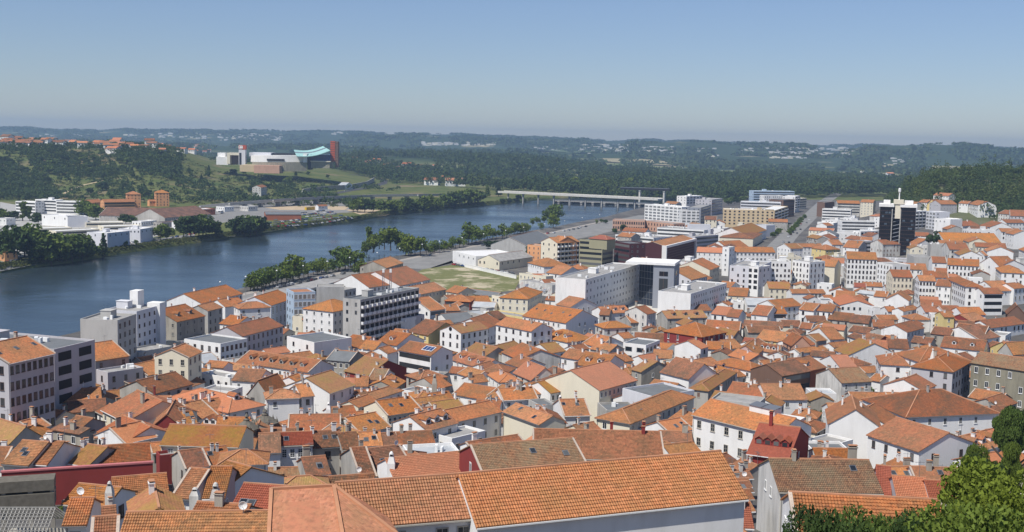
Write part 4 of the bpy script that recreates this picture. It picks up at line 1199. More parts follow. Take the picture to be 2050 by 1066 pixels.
for row in '''90 640 450;260 632 520;300 625 540;390 610 520;505 582 480;620 552 470;780 505 390;820 495 380;940 480 370;1070 455 360;1170 430 335;1225 420 330;1370 392 320'''.split(';'):
    tree_px('U3', *map(float, row.split()), 'b', 'leaf', .95, 'near', None, random.choice(THIN['leaf_bright']+THIN['leaf']))
for row in '''60 645 450;110 640 420;150 635 470;200 645 430;340 615 490;430 605 480;470 592 500;540 570 440;580 565 460;670 535 310;700 525 330;740 515 350;850 485 330;900 475 370;1000 475 325;1040 465 350;1110 435 320;1140 430 310;1200 425 320;1250 405 340;1290 400 330;1340 395 310;1400 385 300;1455 370 200;1490 375 225;1515 365 190;1910 335 290;1980 325 290'''.split(';'):
    q = row.split(); tree_px('U3', *map(float, q[:3]), 'b', 'leaf', .95, 'near', None, random.choice(THIN['leaf_bright']+THIN['leaf']))
for row in '860 575 490;930 585 490;1010 595 510;1060 590 520;1160 605 530;1270 645 550;1320 645 560'.split(';'):
    tree_px('U3', *map(float, row.split()), 'b', 'leaf_dark', 1.3, 'depot')
for row in '''40 660 400;100 660 380;170 690 350;240 655 330;300 625 330;430 705 420;500 720 430;560 650 430;640 690 440;700 690 420;760 650 410;800 690 470;860 650 500;1005 655 430 c;220 305 105 p;290 305 150 p;370 335 210;820 255 90;790 245 120;930 295 120;900 245 130;1220 335 230;1290 335 240;1180 315 250;1560 490 330;1620 482 340;1780 462 260;1850 462 240;1930 455 240;2000 445 280;20 305 190;60 295 220;1210 552 490;1320 532 485;330 700 580;10 240 180;130 300 200;600 700 520;360 690 540;470 640 400;590 640 410'''.split(';'):
    q = row.split(); tree_px('U1', *map(float, q[:3]), q[3] if len(q) > 3 else 'b', random.choice(('leaf', 'leaf', 'leaf_dark')), 1.15, 'far')
for row in '''30 455 250;60 442 270;150 445 290;370 445 260;430 455 250;490 455 250;550 448 245;360 405 270;1490 212 100;1530 222 80;1600 222 80;1680 218 95;1750 218 100;1830 214 90;1900 242 110;1480 292 250;1540 292 250;1960 205 90;2010 195 70'''.split(';'):
    q = row.split(); tree_px('U2', *map(float, q[:3]), 'b', random.choice(('leaf', 'leaf_dark')), 1.2, 'far')
for row in '''80 218 100;150 212 90;230 204 60;300 196 50;370 192 70;450 186 40;530 178 20;600 158 -20;680 148 -30;760 138 0;850 75 -40 c;960 66 -60 c;1000 142 80;1060 132 80;1150 132 80;1210 122 80'''.split(';'):
    q = row.split(); tree_px('U3', *map(float, q[:3]), q[3] if len(q) > 3 else 'b', random.choice(('leaf', 'leaf_dark')), 1.3, 'far', hmax=22)
# fine leaved crowns for the trees close to the camera
def fine_crown(seed, n, size, lm, kind='broad'): return crown_mesh(kind, n, size, seed, lm)
FB = [fine_crown(101, 24000, .0095, 'leaf_dark'), fine_crown(102, 24000, .0095, 'leaf'), fine_crown(103, 34000, .0085, 'leaf_bright')]
def high_crown(lm, seed):
    rg = np.random.default_rng(seed); P = crown_points('broad', 14000, rg); P[:, 2] = .54+.46*P[:, 2]; v = leaf_quads(P, 0, .0115, rg); return np_mesh('crown', v, np.arange(len(v)).reshape(-1, 4), [lm])
FB += [high_crown('leaf_dark', 5), high_crown('leaf', 6)]
def tree_at(x, yt, r, k, lm, wid, lab):
    u, v = 1600+x/3.727, 780+yt/3.727; d = ray(u, v); p = CAM+d*(r/d.y); g = g1(p.x, p.y); tree(Vector((p.x, p.y, g)), (p.z-g)*(1.075 if k == 2 else 1.03), 'broad', lm, wid, 'front', lab, FB[k])
for x, yt, r, k, lab in ((60, 862, 66, 0, 'leftmost of the dark leafy trees along the bottom right edge'), (330, 872, 63, 1, 'second dark leafy tree from the left at the bottom right edge'), (560, 905, 66, 0, 'middle dark leafy tree in the row at the bottom right edge'), (780, 890, 64, 1, 'dark leafy tree at the bottom edge left of the bright one'), (960, 940, 60, 0, 'low dark tree at the foot of the bright green tree'), (200, 925, 58, 0, 'low dark tree between two taller ones at the bottom right'), (450, 905, 60, 1, 'round dark tree under the bright orange roof at the bottom right')):
    tree_at(x, yt, r, k, 'leaf', .55, lab)
for x, yt, r, k, lab in ((1370, 770, 60, 2, 'large bright green tree in the bottom right corner'), (1620, 600, 66, 2, 'tallest bright green tree cut by the right edge at the bottom'), (1180, 930, 56, 2, 'lowest bright green tree in the bottom right corner'), (1560, 800, 52, 2, 'nearest bright green tree in the very corner at bottom right')):
    tree_at(x, yt, r, k, 'leaf_bright', .72, lab)
for x, yt, r, k, lm, w_, lab in ((1300, 430, 128, 4, 'leaf', .26, 'dark tree beside the white gable with two windows'), (1385, 500, 124, 3, 'leaf_dark', .26, 'lower dark tree right of the white gable with two windows'), (1600, 410, 132, 4, 'leaf', .26, 'dark round tree near the right edge below the broad brown roof'), (1560, 155, 168, 4, 'leaf', .28, 'leafy tree right of the broad brown hip roof'), (1640, 125, 175, 3, 'leaf_dark', .3, 'leafy tree at the right edge below the grey convent')):
    tree_at(x, yt, r, k, lm, w_, lab)
TILES['T3'] = (800, 240, 4.881); TILES['T4'] = (1200, 240, 4.881)
for tl, x, yb, yt in (('T3', 1510, 690, 600), ('T3', 1700, 690, 560), ('T3', 1800, 690, 590), ('T3', 1900, 690, 570), ('T3', 2000, 690, 600), ('T4', 60, 700, 570), ('T4', 150, 700, 590), ('T4', 300, 690, 560), ('T4', 480, 690, 590), ('T4', 650, 690, 590)):
    tree_px(tl, x, yb, yt, 'b', 'leaf_bright', 1.0, 'mill')
for tl, x, yb, yt, k, lm, lab in ( ('W5', 100, 270, 135, 'b', 'leaf_dark', 'tree between the white house with stone windows and the tall white gable'), ('W5', 20, 190, 140, 'b', 'leaf_dark', 'small tree left of the tall white gable'), ('W5', 170, 240, 150, 'b', 'leaf', 'round tree against the tall white gable'),
    ('W4', 1380, 175, 40, 'c', 'leaf', 'narrow conifer behind the white house with stone windows'), ('W4', 1460, 190, 90, 'b', 'leaf_dark', 'broad tree behind the orange roof of the white house with stone windows'), ('V2', 1120, 715, 545, 'b', 'leaf', 'green tree beside the white cube house in the town'), ('V2', 110, 130, 15, 'b', 'leaf', 'bushy tree behind the orange roofs at the river edge'),
    ('W2', 330, 1020, 850, 's', 'leaf_dark', 'shrub in front of the ribbed red roof at the bottom'), ('W2', 440, 1010, 870, 's', 'leaf', 'lower shrub right in front of the ribbed red roof'), ('U5', 1190, 610, 410, 'i', 'leaf_dark', 'tall pine rising right of the black tower'), ('V5', 610, 1040, 900, 'b', 'leaf', 'tree growing against the streaked grey wall near the brown hip roofs'),
    ('U5', 1600, 410, 340, 'b', 'leaf_dark', 'dark round tree in front of the long orange warehouse roof'), ('U5', 1520, 405, 345, 'b', 'leaf_dark', 'smaller dark tree left in front of the long orange warehouse roof'), ('U5', 1690, 405, 355, 'b', 'leaf_dark', 'small dark tree right in front of the long orange warehouse roof'),
    ('U5', 1260, 480, 365, 'b', 'leaf_dark', 'dark tree below the blank white block'), ('T5', 1495, 475, 370, 'i', 'leaf_dark', 'umbrella pine standing alone on the right hilltop'), ('T5', 1628, 478, 400, 'c', 'leaf_dark', 'broad dark conifer on the right hilltop'), ('T5', 1860, 500, 435, 'i', 'leaf_dark', 'flat topped pine on the right hilltop near the edge'), ('T5', 1902, 512, 452, 'i', 'leaf_dark', 'rightmost small pine on the right hilltop'), ('V3', 1130, 210, 175, 's', 'leaf', 'shrub at the corner of the grass lot'),
    ('V1', 1890, 1010, 930, 's', 'leaf_dark', 'dark shrub beside the white terrace house left of centre'), ('W2', 560, 320, 230, 's', 'leaf_dark', 'shrub growing by the old stone turrets'), ('W1', 450, 960, 850, 's', 'leaf', 'green creeper bush by the bare rafters at bottom left'), ('U2', 1000, 420, 395, 's', 'leaf', 'lone small shrub on the far bank slope')):
    if tl == 'T5': TILES['T5'] = (1600, 240, 4.556)
    fc = FB[{'leaf': 1, 'leaf_dark': 0}[lm]] if tl[0] == 'W' and k == 'b' else None
    tree_px(tl, x, yb, yt, k, lm, 1.0, 'town', lab, fc)
for x, yb, yt in ((600, 140, 40), (560, 140, 70), (725, 135, 80), (1250, 150, 75), (1310, 140, 60), (1360, 130, 70), (225, 400, 330), (150, 425, 370), (60, 330, 290), (20, 320, 285), (1400, 110, 60)):
    tree_px('U4', x, yb, yt, 'b', random.choice(('leaf', 'leaf_dark')), 1.3, 'mill')
# trees of the left hillside, one by one
def hits(u, v):
    p = hit(u, v); return p
hs = 0; rgh = random.Random(5)
while hs < 95:
    u, v = rgh.uniform(0, 760), rgh.uniform(315, 408)
    if u > 672 or v > 408-abs(u-250)*.02 or (u > 420 and 290 < v < 345) or v > 390 and u > 330: continue
    dens = 1 if u < 110 or (v < 350 and u < 330) else .45 if u < 430 else .5
    if rgh.random() > dens: continue
    p = hits(u, v)
    if p.y < 1380 or p.y > 2300: continue
    tree(p, rgh.uniform(6, 13), 'broad' if rgh.random() < .85 else 'cone', rgh.choice(('leaf', 'leaf_dark', 'leaf_dark')), rgh.uniform(1.1, 1.6), 'hill'); hs += 1
for k in range(20):
    u = 1805+k*12.5; p = hit(u, rgh.uniform(351, 366)); tree(p, rgh.uniform(8, 15), rgh.choice(('broad', 'broad', 'pine', 'cone')), rgh.choice(('leaf', 'leaf_dark')), 1.2, 'ridge')
# woods too dense to count: one merged mesh each
def wood(name, P, H, W, k, size, mat, label=None, cl=0.0):
    n = len(P); rg = np.random.default_rng(3)
    d = rg.normal(size=(n, k, 3)); d /= np.linalg.norm(d, axis=2)[..., None]; d *= (.55+.5*rg.random((n, k, 1)))
    d[..., 2] = np.abs(d[..., 2])*.9-.15
    c = d*np.stack([W, W, H*.55], 1)[:, None]*np.array([.5, .5, 1.0]); c[..., 2] += (H*.42)[:, None]; c += P[:, None]
    c = c.reshape(-1, 3); s = np.repeat(size, k)[:, None]
    a = rg.normal(size=c.shape); a /= np.linalg.norm(a, axis=1)[:, None]; b_ = np.cross(a, rg.normal(size=c.shape)); b_ /= np.linalg.norm(b_, axis=1)[:, None]
    v = np.stack([c-a*s-b_*s*.7, c+a*s-b_*s*.7, c+a*s+b_*s*.7, c-a*s+b_*s*.7], 1).reshape(-1, 3)
    cx_ = np.sin(P[:, 0]/cl+np.sin(P[:, 1]/cl*.7))*np.sin(P[:, 1]/cl*1.3+1)*.5+.5 if cl else rg.random(n)
    tint = np.repeat(np.clip(.55*cx_+.6*rg.random(n)**2-.1, 0, 1), k*4)
    o = link(name, np_mesh(name, v, np.arange(len(v)).reshape(-1, 4), [mat], tint)); return tag(o, label, None, None, 'stuff')
def scatter(n, fn, seed):
    rg = np.random.default_rng(seed); a, y = fn(rg, n); x = a*y; return np.stack([x, y, gz(x, y)], 1)
# riverside forest behind the bridge
def forest(rg, n):
    a = rg.uniform(-.17, .42, n*3); f = np.interp(a, [-.17, -.14, -.05, 0, .05, .1, .2, .25, .30, .34, .42], [2500, 2250, 2050, 1860, 1800, 1770, 1760, 1850, 1950, 1980, 2000])
    bk = np.interp(a, [-.17, -.14, 0, .1, .2, .3, .42], [3300, 3500, 3600, 3300, 3000, 2800, 2700]); t = rg.random(n*3)**1.35; y = f+(bk-f)*t
    nz = np.sin(a*23+1)*np.sin(y/210.)+.5*np.sin(a*61+y/130.); keep = (nz > -.85) | (t < .06); keep &= ~((a > -.055) & (a < .012) & (y > 2060) & (y < 2330))
    return a[keep][:n], y[keep][:n]
P = scatter(6500, forest, 21); rg = np.random.default_rng(4); n = len(P); H = 10+8*(np.sin(P[:, 0]/90+1)*np.sin(P[:, 1]/140)+1)*.5*rg.uniform(.6, 1.4, n)+rg.gamma(2, 3.2, n); W = rg.uniform(8, 20, n)
wood('riverside_forest', P, H, W, 42, rg.uniform(.9, 1.9, n), 'wood_leaf', 'dense green riverside forest beyond the bridge', 75.)
def lhill(rg, n):
    a = rg.uniform(-.48, -.10, n*4); y = rg.uniform(1390, 2350, n*4); u = CX+a*F
    v = y; up = (y-1390)/900
    pr = np.where(a < -.40, .9, np.where((up > .28) & (a < -.29), .95, np.where(a < -.27, .22, .20)))
    pr = np.where(up > .56, pr*.2, pr)*(np.sin(a*70+y/60)*.5+.75); mall = (a > -.285) & (a < -.13) & (y > 1780) & (y < 2150); pr = np.where(mall | ((a > -.152) & (y > 1480) & (y < 1760)), 0, pr)
    k = rg.random(n*4) < pr; return a[k][:n], y[k][:n]
P = scatter(3000, lhill, 31); n = len(P); H = rg.uniform(6, 13, n); W = rg.uniform(7, 14, n)
wood('hillside_wood', P, H, W, 46, rg.uniform(.7, 1.15, n), 'wood_leaf', 'dark wood covering the left hillside', 35.)
def scrub(rg, n): a = rg.uniform(-.47, -.152, n); y = rg.uniform(1380, 1900, n); return a, y
P = scatter(2600, scrub, 41); n = len(P); H = rg.uniform(1.2, 3.2, n); W = rg.uniform(2, 6, n)
wood('scrub', P, H, W, 14, rg.uniform(.35, .7, n), 'scrub_leaf', 'low scrub on the left hillside')
def rhill(rg, n):
    a = rg.uniform(.325, .52, n*2); y = rg.uniform(1040, 1480, n*2); f = np.interp(a, [.325, .34, .36, .39, .42, .52], [1180, 1150, 1130, 1120, 1060, 1040]); k = y > f; return a[k][:n], y[k][:n]
P = scatter(2300, rhill, 51); n = len(P); H = rg.uniform(4, 9, n)+rg.gamma(1.6, 3.4, n); W = rg.uniform(5, 14, n)
wood('hill_wood', P, H, W, 60, rg.uniform(.4, .85, n), 'hill_leaf', 'dense dark wood on the right hill', 28.)
def bankscrub(rg, n): a = rg.uniform(-.47, .02, n); return a, yf(a)+rg.uniform(2, 11, n)
P = scatter(2600, bankscrub, 61); n = len(P); H = rg.uniform(.6, 2.0, n); W = rg.uniform(1.2, 3.5, n)
wood('bank_shrubs', P, H, W, 14, rg.uniform(.2, .45, n), 'scrub_leaf', 'tall grass and scrub along the far river bank')
def plainwood(rg, n):
    a = rg.uniform(-.55, .55, n*2); y = 2600+(9600-2600)*rg.random(n*2)**1.1; k = np.sin(a*41+y/330)+np.sin(y/170.+a*9)+.7*np.sin(a*130) > -.3; return a[k][:n], y[k][:n]
P = scatter(9000, plainwood, 71); n = len(P); H = rg.uniform(9, 19, n); W = rg.uniform(25, 70, n)
wood('distant_wood', P, H, W, 16, rg.uniform(4, 7, n), 'wood_leaf', 'distant woods on the plain and far hills', 300.)
# ------------------------------------------------------------------ roads, paved and bare grounds (sheets a few mm above one another)
def gpt(u, v, lift=.06):
    p = hit(u, v); return Vector((p.x, p.y, g1(p.x, p.y)+lift))
def ribbon(name, pts, width, mat, lift, step=8.0, kind='structure'):
    W_ = [gpt(u, v) for u, v in pts]; c = [W_[0]]
    for p, q in zip(W_, W_[1:]):
        k = max(1, int((q-p).length/step)); c += [p.lerp(q, (i+1)/k) for i in range(k)]
    b = MB()
    L_, R_ = [], []
    for i, p in enumerate(c):
        d = (c[min(i+1, len(c)-1)]-c[max(i-1, 0)]); n_ = Vector((-d.y, d.x, 0)).normalized()*(width/2)
        for lst, q in ((L_, p+n_), (R_, p-n_)): lst.append(Vector((q.x, q.y, max(g1(q.x, q.y), g1(p.x, p.y)-1)+lift)))
    for i in range(len(c)-1): b.face([R_[i], R_[i+1], L_[i+1], L_[i]])
    o = b.obj(name, [mat]); return tag(o, kind=kind), c
def sheet(name, pts, mat, lift, tile='S', kind='structure', label=None):
    x0, y0, s = TILES[tile]; P_ = [gpt(x0+x/s, y0+y/s, lift) for x, y in pts]; z = max(p.z for p in P_)
    b = MB(); c = sum((p for p in P_), Vector())/len(P_)
    for i in range(len(P_)):
        p, q = P_[i], P_[(i+1) % len(P_)]
        if (p-c).cross(q-c).z < 0: p, q = q, p
        b.face([(c.x, c.y, g1(c.x, c.y)+lift), p, q])
    return tag(b.obj(name, [mat]), label, None, None, kind)
sheet('car_park', [(200, 478), (300, 455), (390, 432), (460, 408), (620, 402), (700, 402), (750, 422), (690, 441), (600, 454), (520, 468), (400, 482)], 'asphalt_pale', .10)
sheet('bare_ground', [(530, 416), (600, 413), (700, 414), (690, 421), (560, 421)], 'dirt', .14); sheet('bare_ground', [(690, 420), (760, 421), (800, 430), (760, 436), (720, 430)], 'dirt', .14)
sheet('bank_road', [(0, 534), (110, 512), (250, 488), (390, 468), (390, 474), (255, 497), (115, 522), (0, 546)], 'asphalt_pale', .08)
sheet('yard', [(0, 405), (150, 430), (330, 455), (330, 470), (180, 500), (0, 520)], 'concrete', .05)
plain('field_tan', (.34, .30, .17), .98, .25, .02); plain('dry_grass', (.17, .19, .065), .98, .35, .12); plain('lawn', (.09, .13, .035), .98, .3, .1)
def grass_lot():
    t = NT('lot_grass', .98); p = t.coords(jitter=False); n_ = t.noise(p, .07, 5, .65); t.col(t.mix(t.ramp(n_, .5, .62), t.mix(t.noise(p, .4, 4), (.10, .125, .04), (.20, .19, .08)), (.45, .39, .27)))
grass_lot()
sheet('grass_lot', [(832, 548), (845, 540), (905, 531), (960, 536), (1045, 553), (1030, 582), (960, 590), (900, 585), (860, 568)], 'lot_grass', .09)
sheet('square', [(1255, 606), (1330, 600), (1340, 622), (1300, 650), (1265, 640)], 'stone_light', .07)
TILES['T'] = (1200, 240, 4.881)
for nm_, mt_, pts_ in (('field', 'field_tan', [(1205, 319), (1290, 321), (1350, 327), (1345, 334), (1270, 330), (1205, 325)]), ('field', 'field_tan', [(1490, 329), (1550, 331), (1552, 336), (1492, 335)]), ('field', 'field_tan', [(1735, 330), (1950, 336), (1955, 342), (1830, 341), (1740, 334)]), ('field', 'lawn', [(1060, 300), (1160, 303), (1250, 309), (1150, 309)]), ('field', 'lawn', [(305, 281), (345, 282), (400, 288), (320, 287)]), ('field', 'field_tan', [(495, 291), (560, 292), (565, 296), (500, 296)]), ('field', 'field_tan', [(690, 294), (715, 294), (715, 299), (690, 299)])):
    sheet(nm_, pts_, mt_, 4.0)
sheet('station_yard', [(760, 531), (900, 501), (1180, 453), (1300, 430), (1292, 446), (1200, 470), (1100, 490), (1000, 503), (920, 517), (850, 541)], 'asphalt_pale', .07)
ribbon('promenade_road', [(470, 602), (560, 580), (700, 549), (850, 517), (930, 502), (1110, 470), (1215, 447), (1290, 432)], 13, 'asphalt_pale', .10)
ribbon('promenade_path', [(470, 594), (560, 573), (700, 543), (850, 512), (930, 497), (1110, 465), (1215, 442)], 5, 'paving', .12)
_, AV = ribbon('avenue', [(1545, 510), (1580, 470), (1615, 440), (1650, 405), (1680, 385)], 18, 'asphalt_pale', .10)
ribbon('hill_road', [(600, 400), (640, 393), (690, 384), (735, 377), (768, 368), (770, 361), (745, 354), (700, 350)], 12, 'asphalt', .12, 6)
ribbon('dirt_track', [(128, 388), (145, 379), (170, 370), (205, 362), (255, 357)], 4, 'dirt', .10, 6)
ribbon('street', [(1960, 520), (1975, 495), (1992, 470), (2000, 450)], 9, 'asphalt', .10, 6)
# ------------------------------------------------------------------ cars
def car_mesh(col):
    b = MB(); x, y = 2.1, .87
    prof = [(-x, .35), (x, .35), (x, .75), (x*.55, .88), (x*.25, 1.38), (-x*.55, 1.42), (-x*.92, .95), (-x, .85)]
    n_ = len(prof)
    for i in range(n_):
        (xa, za), (xb, zb) = prof[i], prof[(i+1) % n_]; m = 1 if i in (3, 5) else 0
        b.face([(xa, -y, za), (xa, y, za), (xb, y, zb), (xb, -y, zb)][::-1], m)
    for s in (-1, 1): b.face([(px_, s*y, pz_) for px_, pz_ in prof][::-s], 0); b.face([(x*.45, s*(y+.01), .92), (x*.22, s*(y+.01), 1.3), (-x*.5, s*(y+.01), 1.33), (-x*.75, s*(y+.01), .95)][::s], 1)
    for cx_ in (-1.3, 1.3):
        for s in (-1, 1):
            w_ = len(b.v); b.lathe((0, 0, 0), [(.0, 0), (.32, 0), (.32, .2), (0, .2)], 8, 2)
            for k in range(w_, len(b.v)):
                X, Y, Z = b.v[k]; b.v[k] = (cx_+X, s*(y-.1)+(Z-.1), .32+Y)
    return b.mesh('car', ['car_'+col, 'glass', 'dark_void'])
CARM = {c_: car_mesh(c_) for c_ in ('white', 'silver', 'black', 'grey', 'red', 'blue', 'green')}
CARS = []
def car(p, rz, where, col=None):
    col = col or random.choice(('white', 'silver', 'silver', 'grey', 'grey', 'black', 'blue', 'red', 'white')); o = link('parked_car', CARM[col], None, (p.x, p.y, g1(p.x, p.y)+.13), rz)
    tag(o, f'{col} car parked {where}', 'car', f'{col} cars {where}'); CARS.append(o); return o
def dirang(p, q): return math.atan2(q.y-p.y, q.x-p.x)
for k in range(6):
    p0, p1 = gpt(400+(600+k*25)/4.845, 380+(378-24*k)/4.845), gpt(400+(1480-k*45)/4.845, 380+(288-17*k)/4.845); L_ = (p1-p0).length; n_ = int(L_/3.1); an = dirang(p0, p1)+PI/2
    for i in range(n_):
        if random.random() < .42: continue
        car(p0.lerp(p1, (i+.5)/n_), an+random.uniform(-.06, .06), 'in the far bank car park')
def lane(a, b_, n_, where, skip=.2, off=0):
    p0, p1 = gpt(*a), gpt(*b_)
    for i in range(n_):
        if random.random() < skip: continue
        p = p0.lerp(p1, (i+.5)/n_); car(p, dirang(p0, p1)+(0 if random.random() < .5 else PI), where)
lane((225, 494), (320, 478), 11, 'by the white riverbank boxes'); lane((340, 478), (420, 464), 9, 'under the far bank trees'); lane((0, 530), (45, 521), 5, 'on the far bank road', 0)
lane((520, 585), (690, 549), 22, 'along the near promenade', .3); lane((960, 494), (1180, 455), 20, 'along the upper promenade', .35); lane((1090, 470), (1190, 452), 8, 'on the promenade road', .4)
lane((1560, 495), (1605, 448), 10, 'on the avenue', .35); lane((1575, 492), (1650, 408), 14, 'on the avenue', .4); lane((905, 531), (1040, 552), 14, 'in front of the white warehouses', .3); lane((640, 393), (735, 377), 5, 'on the curved hill road', .3); lane((450, 405), (520, 402), 6, 'beside the viaduct ramp', .3)
b = MB(); b.box(-6, 6, -1.3, 1.3, .5, 3.2, 0); b.box(-5.9, 5.9, -1.33, 1.33, 1.7, 2.7, 1); b.box(-6.03, -6, -1.1, 1.1, 1.4, 2.9, 1)
for cx_ in (-3.8, 3.6): b.box(cx_-.5, cx_+.5, -1.34, 1.34, .13, 1.0, 2)
p, q = gpt(442, 428), gpt(465, 423); tag(b.obj('coach', ['white_paint', 'glass', 'dark_void'], None, (p.x, p.y, p.z), dirang(p, q)), 'white coach parked at the left end of the car park', 'bus')
b = MB(); b.box(-7, 7, -1.5, 1.5, .2, 3.4, 0)
for k in range(13): b.box(-6.6+k*1.1, -6.3+k*1.1, -1.56, 1.56, .3, 3.3, 0)
b.box(-6.9, 6.9, -1.4, 1.4, 3.4, 3.46, 1); p, q = gpt(620, 421), gpt(637, 420); tag(b.obj('shipping_container', ['yellow_paint', 'metal_grey'], None, tuple(p), dirang(p, q)), 'long yellow container on the bare ground by the car park', 'container')
# ------------------------------------------------------------------ bridges and viaduct
def deck_span(root, name, P_, width, th, par, mats, ph=1.0):
    b = MB()
    for p, q in zip(P_, P_[1:]):
        n_ = Vector((-(q-p).y, (q-p).x, 0)).normalized()*width/2; e = (q-p).normalized()*.1
        b.slab([p-n_-e, q-n_+e, q+n_+e, p+n_-e], th)
    o = b.obj(name, mats[:1], root)
    b = MB()
    for s in (-1, 1):
        for p, q in zip(P_, P_[1:]):
            n_ = Vector((-(q-p).y, (q-p).x, 0)).normalized()*(width/2-.15)*s; b.beam(p+n_+Vector((0, 0, ph/2)), q+n_+Vector((0, 0, ph/2)), .3, ph)
    b.obj('parapet', mats[1:2], root)
def pier(root, p, ztop, zbot, w_, d_, ang, mat='concrete'):
    b = MB(); b.box(-w_/2, w_/2, -d_/2, d_/2, zbot-p.z, ztop-p.z-.5); b.box(-w_/2-.4, w_/2+.4, -d_/2-.6, d_/2+.6, ztop-p.z-1.4, ztop-p.z-.02); b.obj('pier', [mat], root, (p.x, p.y, p.z), ang)
def flat_root(name, label, cat): return tag(empty(name, (0, 0, 0)), label, cat)
br = flat_root('road_bridge', 'long pale concrete road bridge across the river with paired piers', 'bridge')
A_, B_ = at_z(1003, 383.5, 15), at_z(1322, 398.5, 15); deck_span(br, 'deck', [A_, B_], 17, 1.9, 1, ['stone_light', 'stone_light'])
an = dirang(A_, B_)
for k in range(10):
    p = A_.lerp(B_, (k+.5)/10)
    for s in (-1, 1): pier(br, Vector((p.x, p.y+s*5, 6)), 13.2, -3, 1.6, 2.2, an)
wr = flat_root('river_weir', 'low dark weir with gates across the river under the road bridge', 'weir')
A_, B_ = at_z(1110, 401.5, 4.5), at_z(1318, 409, 4.5); deck_span(wr, 'deck', [A_, B_], 7, 1.0, .8, ['concrete', 'metal_grey'])
for k in range(9):
    p = A_.lerp(B_, (k+.5)/9); pier(wr, Vector((p.x, p.y, 1)), 3.6, -3, 3, 9, an, 'roof_k')
b = MB(); b.beam(A_+Vector((0, 4, -2.6)), B_+Vector((0, 4, -2.6)), .4, 3.2); b.obj('gate', ['dark_void'], wr)
rb_ = flat_root('railway_bridge', 'short dark railway bridge in front of the forest', 'bridge')
A_, B_ = at_z(1243, 375.5, 21), at_z(1340, 378.5, 21); deck_span(rb_, 'deck', [A_, B_], 6, 3.2, 1, ['dark_void', 'metal_grey'], .5)
for t_ in (.4, .9): p = A_.lerp(B_, t_); pier(rb_, Vector((p.x, p.y, 8)), 17.6, 0, 2.5, 4, an, 'stone_light')
vd = flat_root('viaduct', 'grey road viaduct rising on piers along the far bank', 'viaduct')
V_ = [at_z(400, 414, 6), at_z(455, 408.5, 9), at_z(540, 402, 11.5), at_z(640, 396, 12), at_z(740, 392, 12), at_z(830, 390.5, 12), at_z(900, 390, 9)]; deck_span(vd, 'deck', V_, 12, 1.6, 1, ['concrete', 'roof_k'])
for t_ in np.linspace(1.4, 5.2, 11):
    i = int(t_); p = V_[i].lerp(V_[i+1], t_-i); pier(vd, Vector((p.x, p.y, 5)), p.z-1.4, 1, 2.2, 7, dirang(V_[i], V_[i+1]))
rw = flat_root('retaining_wall', 'dark curved retaining wall above the hillside road', 'wall')
b = MB(); pr = [gpt(u, v) for u, v in [(604, 396), (607, 389), (622, 386), (650, 383), (700, 379.5), (735, 372), (749, 364)]]
for p, q in zip(pr, pr[1:]): b.beam(p+Vector((0, 0, 3)), q+Vector((0, 0, 3)), .8, 8)
b.obj('wall_face', ['wall_s'], rw)
b = MB()
for p, q in zip(pr, pr[1:]): b.beam(p+Vector((0, 0, 7.1)), q+Vector((0, 0, 7.1)), 1.1, .3)
b.obj('coping', ['concrete'], rw)
# ------------------------------------------------------------------ lamp posts
b = MB(); b.lathe((0, 0, 0), [(.16, 0), (.09, 1.0), (.06, 9.2)], 8, 0); LPOST = b.mesh('post', ['metal_grey'])
b = MB(); b.lathe((0, 0, 9.2), [(.02, 0), (.42, .1), (.5, .35), (.3, .65), (0, .75)], 8, 0); LHEAD = b.mesh('lamp_head', ['white_paint'])
lp = [(492, 588), (554, 574), (607, 563), (655, 553), (700, 544), (755, 533), (800, 523), (845, 514), (880, 507), (925, 499), (968, 490), (1012, 482), (1048, 475), (1090, 467), (1130, 460), (1165, 453), (1200, 446), (441, 600)]
for i, (u, v) in enumerate(sorted(lp)):
    p = gpt(u, v+3); r = tag(empty('street_lamp', tuple(p)), f'street lamp with a pale round head, number {i+1} from the left along the promenade' if False else None, 'street lamp', 'street lamps along the promenade'); link('post', LPOST, r); link('lamp_head', LHEAD, r)
    r['label'] = 'tall street lamp with a pale head among the promenade trees'
for nm, x in (('left', 1780), ('right', 1850)):
    u, v = 400+x/4.845, 380+930/4.845; p = hit(u, v, 14); h = p.z-4.5
    r = tag(empty('lattice_mast', (p.x, p.y, 4.5)), f'{nm} one of two slim metal masts before the station house', 'mast', 'twin metal masts'); b = MB(); top = (930-775)/4.845*p.y/F+14
    for sx, sy in ((-.5, -.5), (.5, -.5), (.5, .5), (-.5, .5)): b.beam((sx, sy, 0), (sx*.6, sy*.6, top), .12, .12)
    for k in range(int(top/1.2)): b.beam((-.5, -.5, k*1.2), (.5, -.5, k*1.2+1.2), .06, .06); b.beam((-.5, .5, k*1.2), (-.5, -.5, k*1.2+1.2), .06, .06)
    b.obj('lattice', ['metal_grey'], r); b = MB(); b.box(-.5, .5, -.5, .5, top, top+1.6); b.obj('antenna_panel', ['white_paint'], r)
# ------------------------------------------------------------------ station canopy
r = tag(empty('platform_canopy', (0, 0, 0)), 'very long flat grey station canopy beside the promenade', 'canopy')
A_, B_ = at_z(505, 610, 9.5), at_z(690, 560, 9.5); n_ = Vector((-(B_-A_).y, (B_-A_).x, 0)).normalized()*13
b = MB(); b.slab([A_, B_, B_+n_, A_+n_], .6); b.obj('canopy_roof', ['roof_k'], r); b = MB(); b.beam(A_-Vector((0, .2, .5)), B_-Vector((0, .2, .5)), .3, 1.1); b.obj('fascia', ['metal_grey'], r)
for k in range(16):
    p = A_.lerp(B_, (k+.5)/16)+n_*.12; b = MB(); b.box(-.3, .3, -.3, .3, -6, -.55); b.obj('post', ['concrete'], r, tuple(p), dirang(A_, B_))
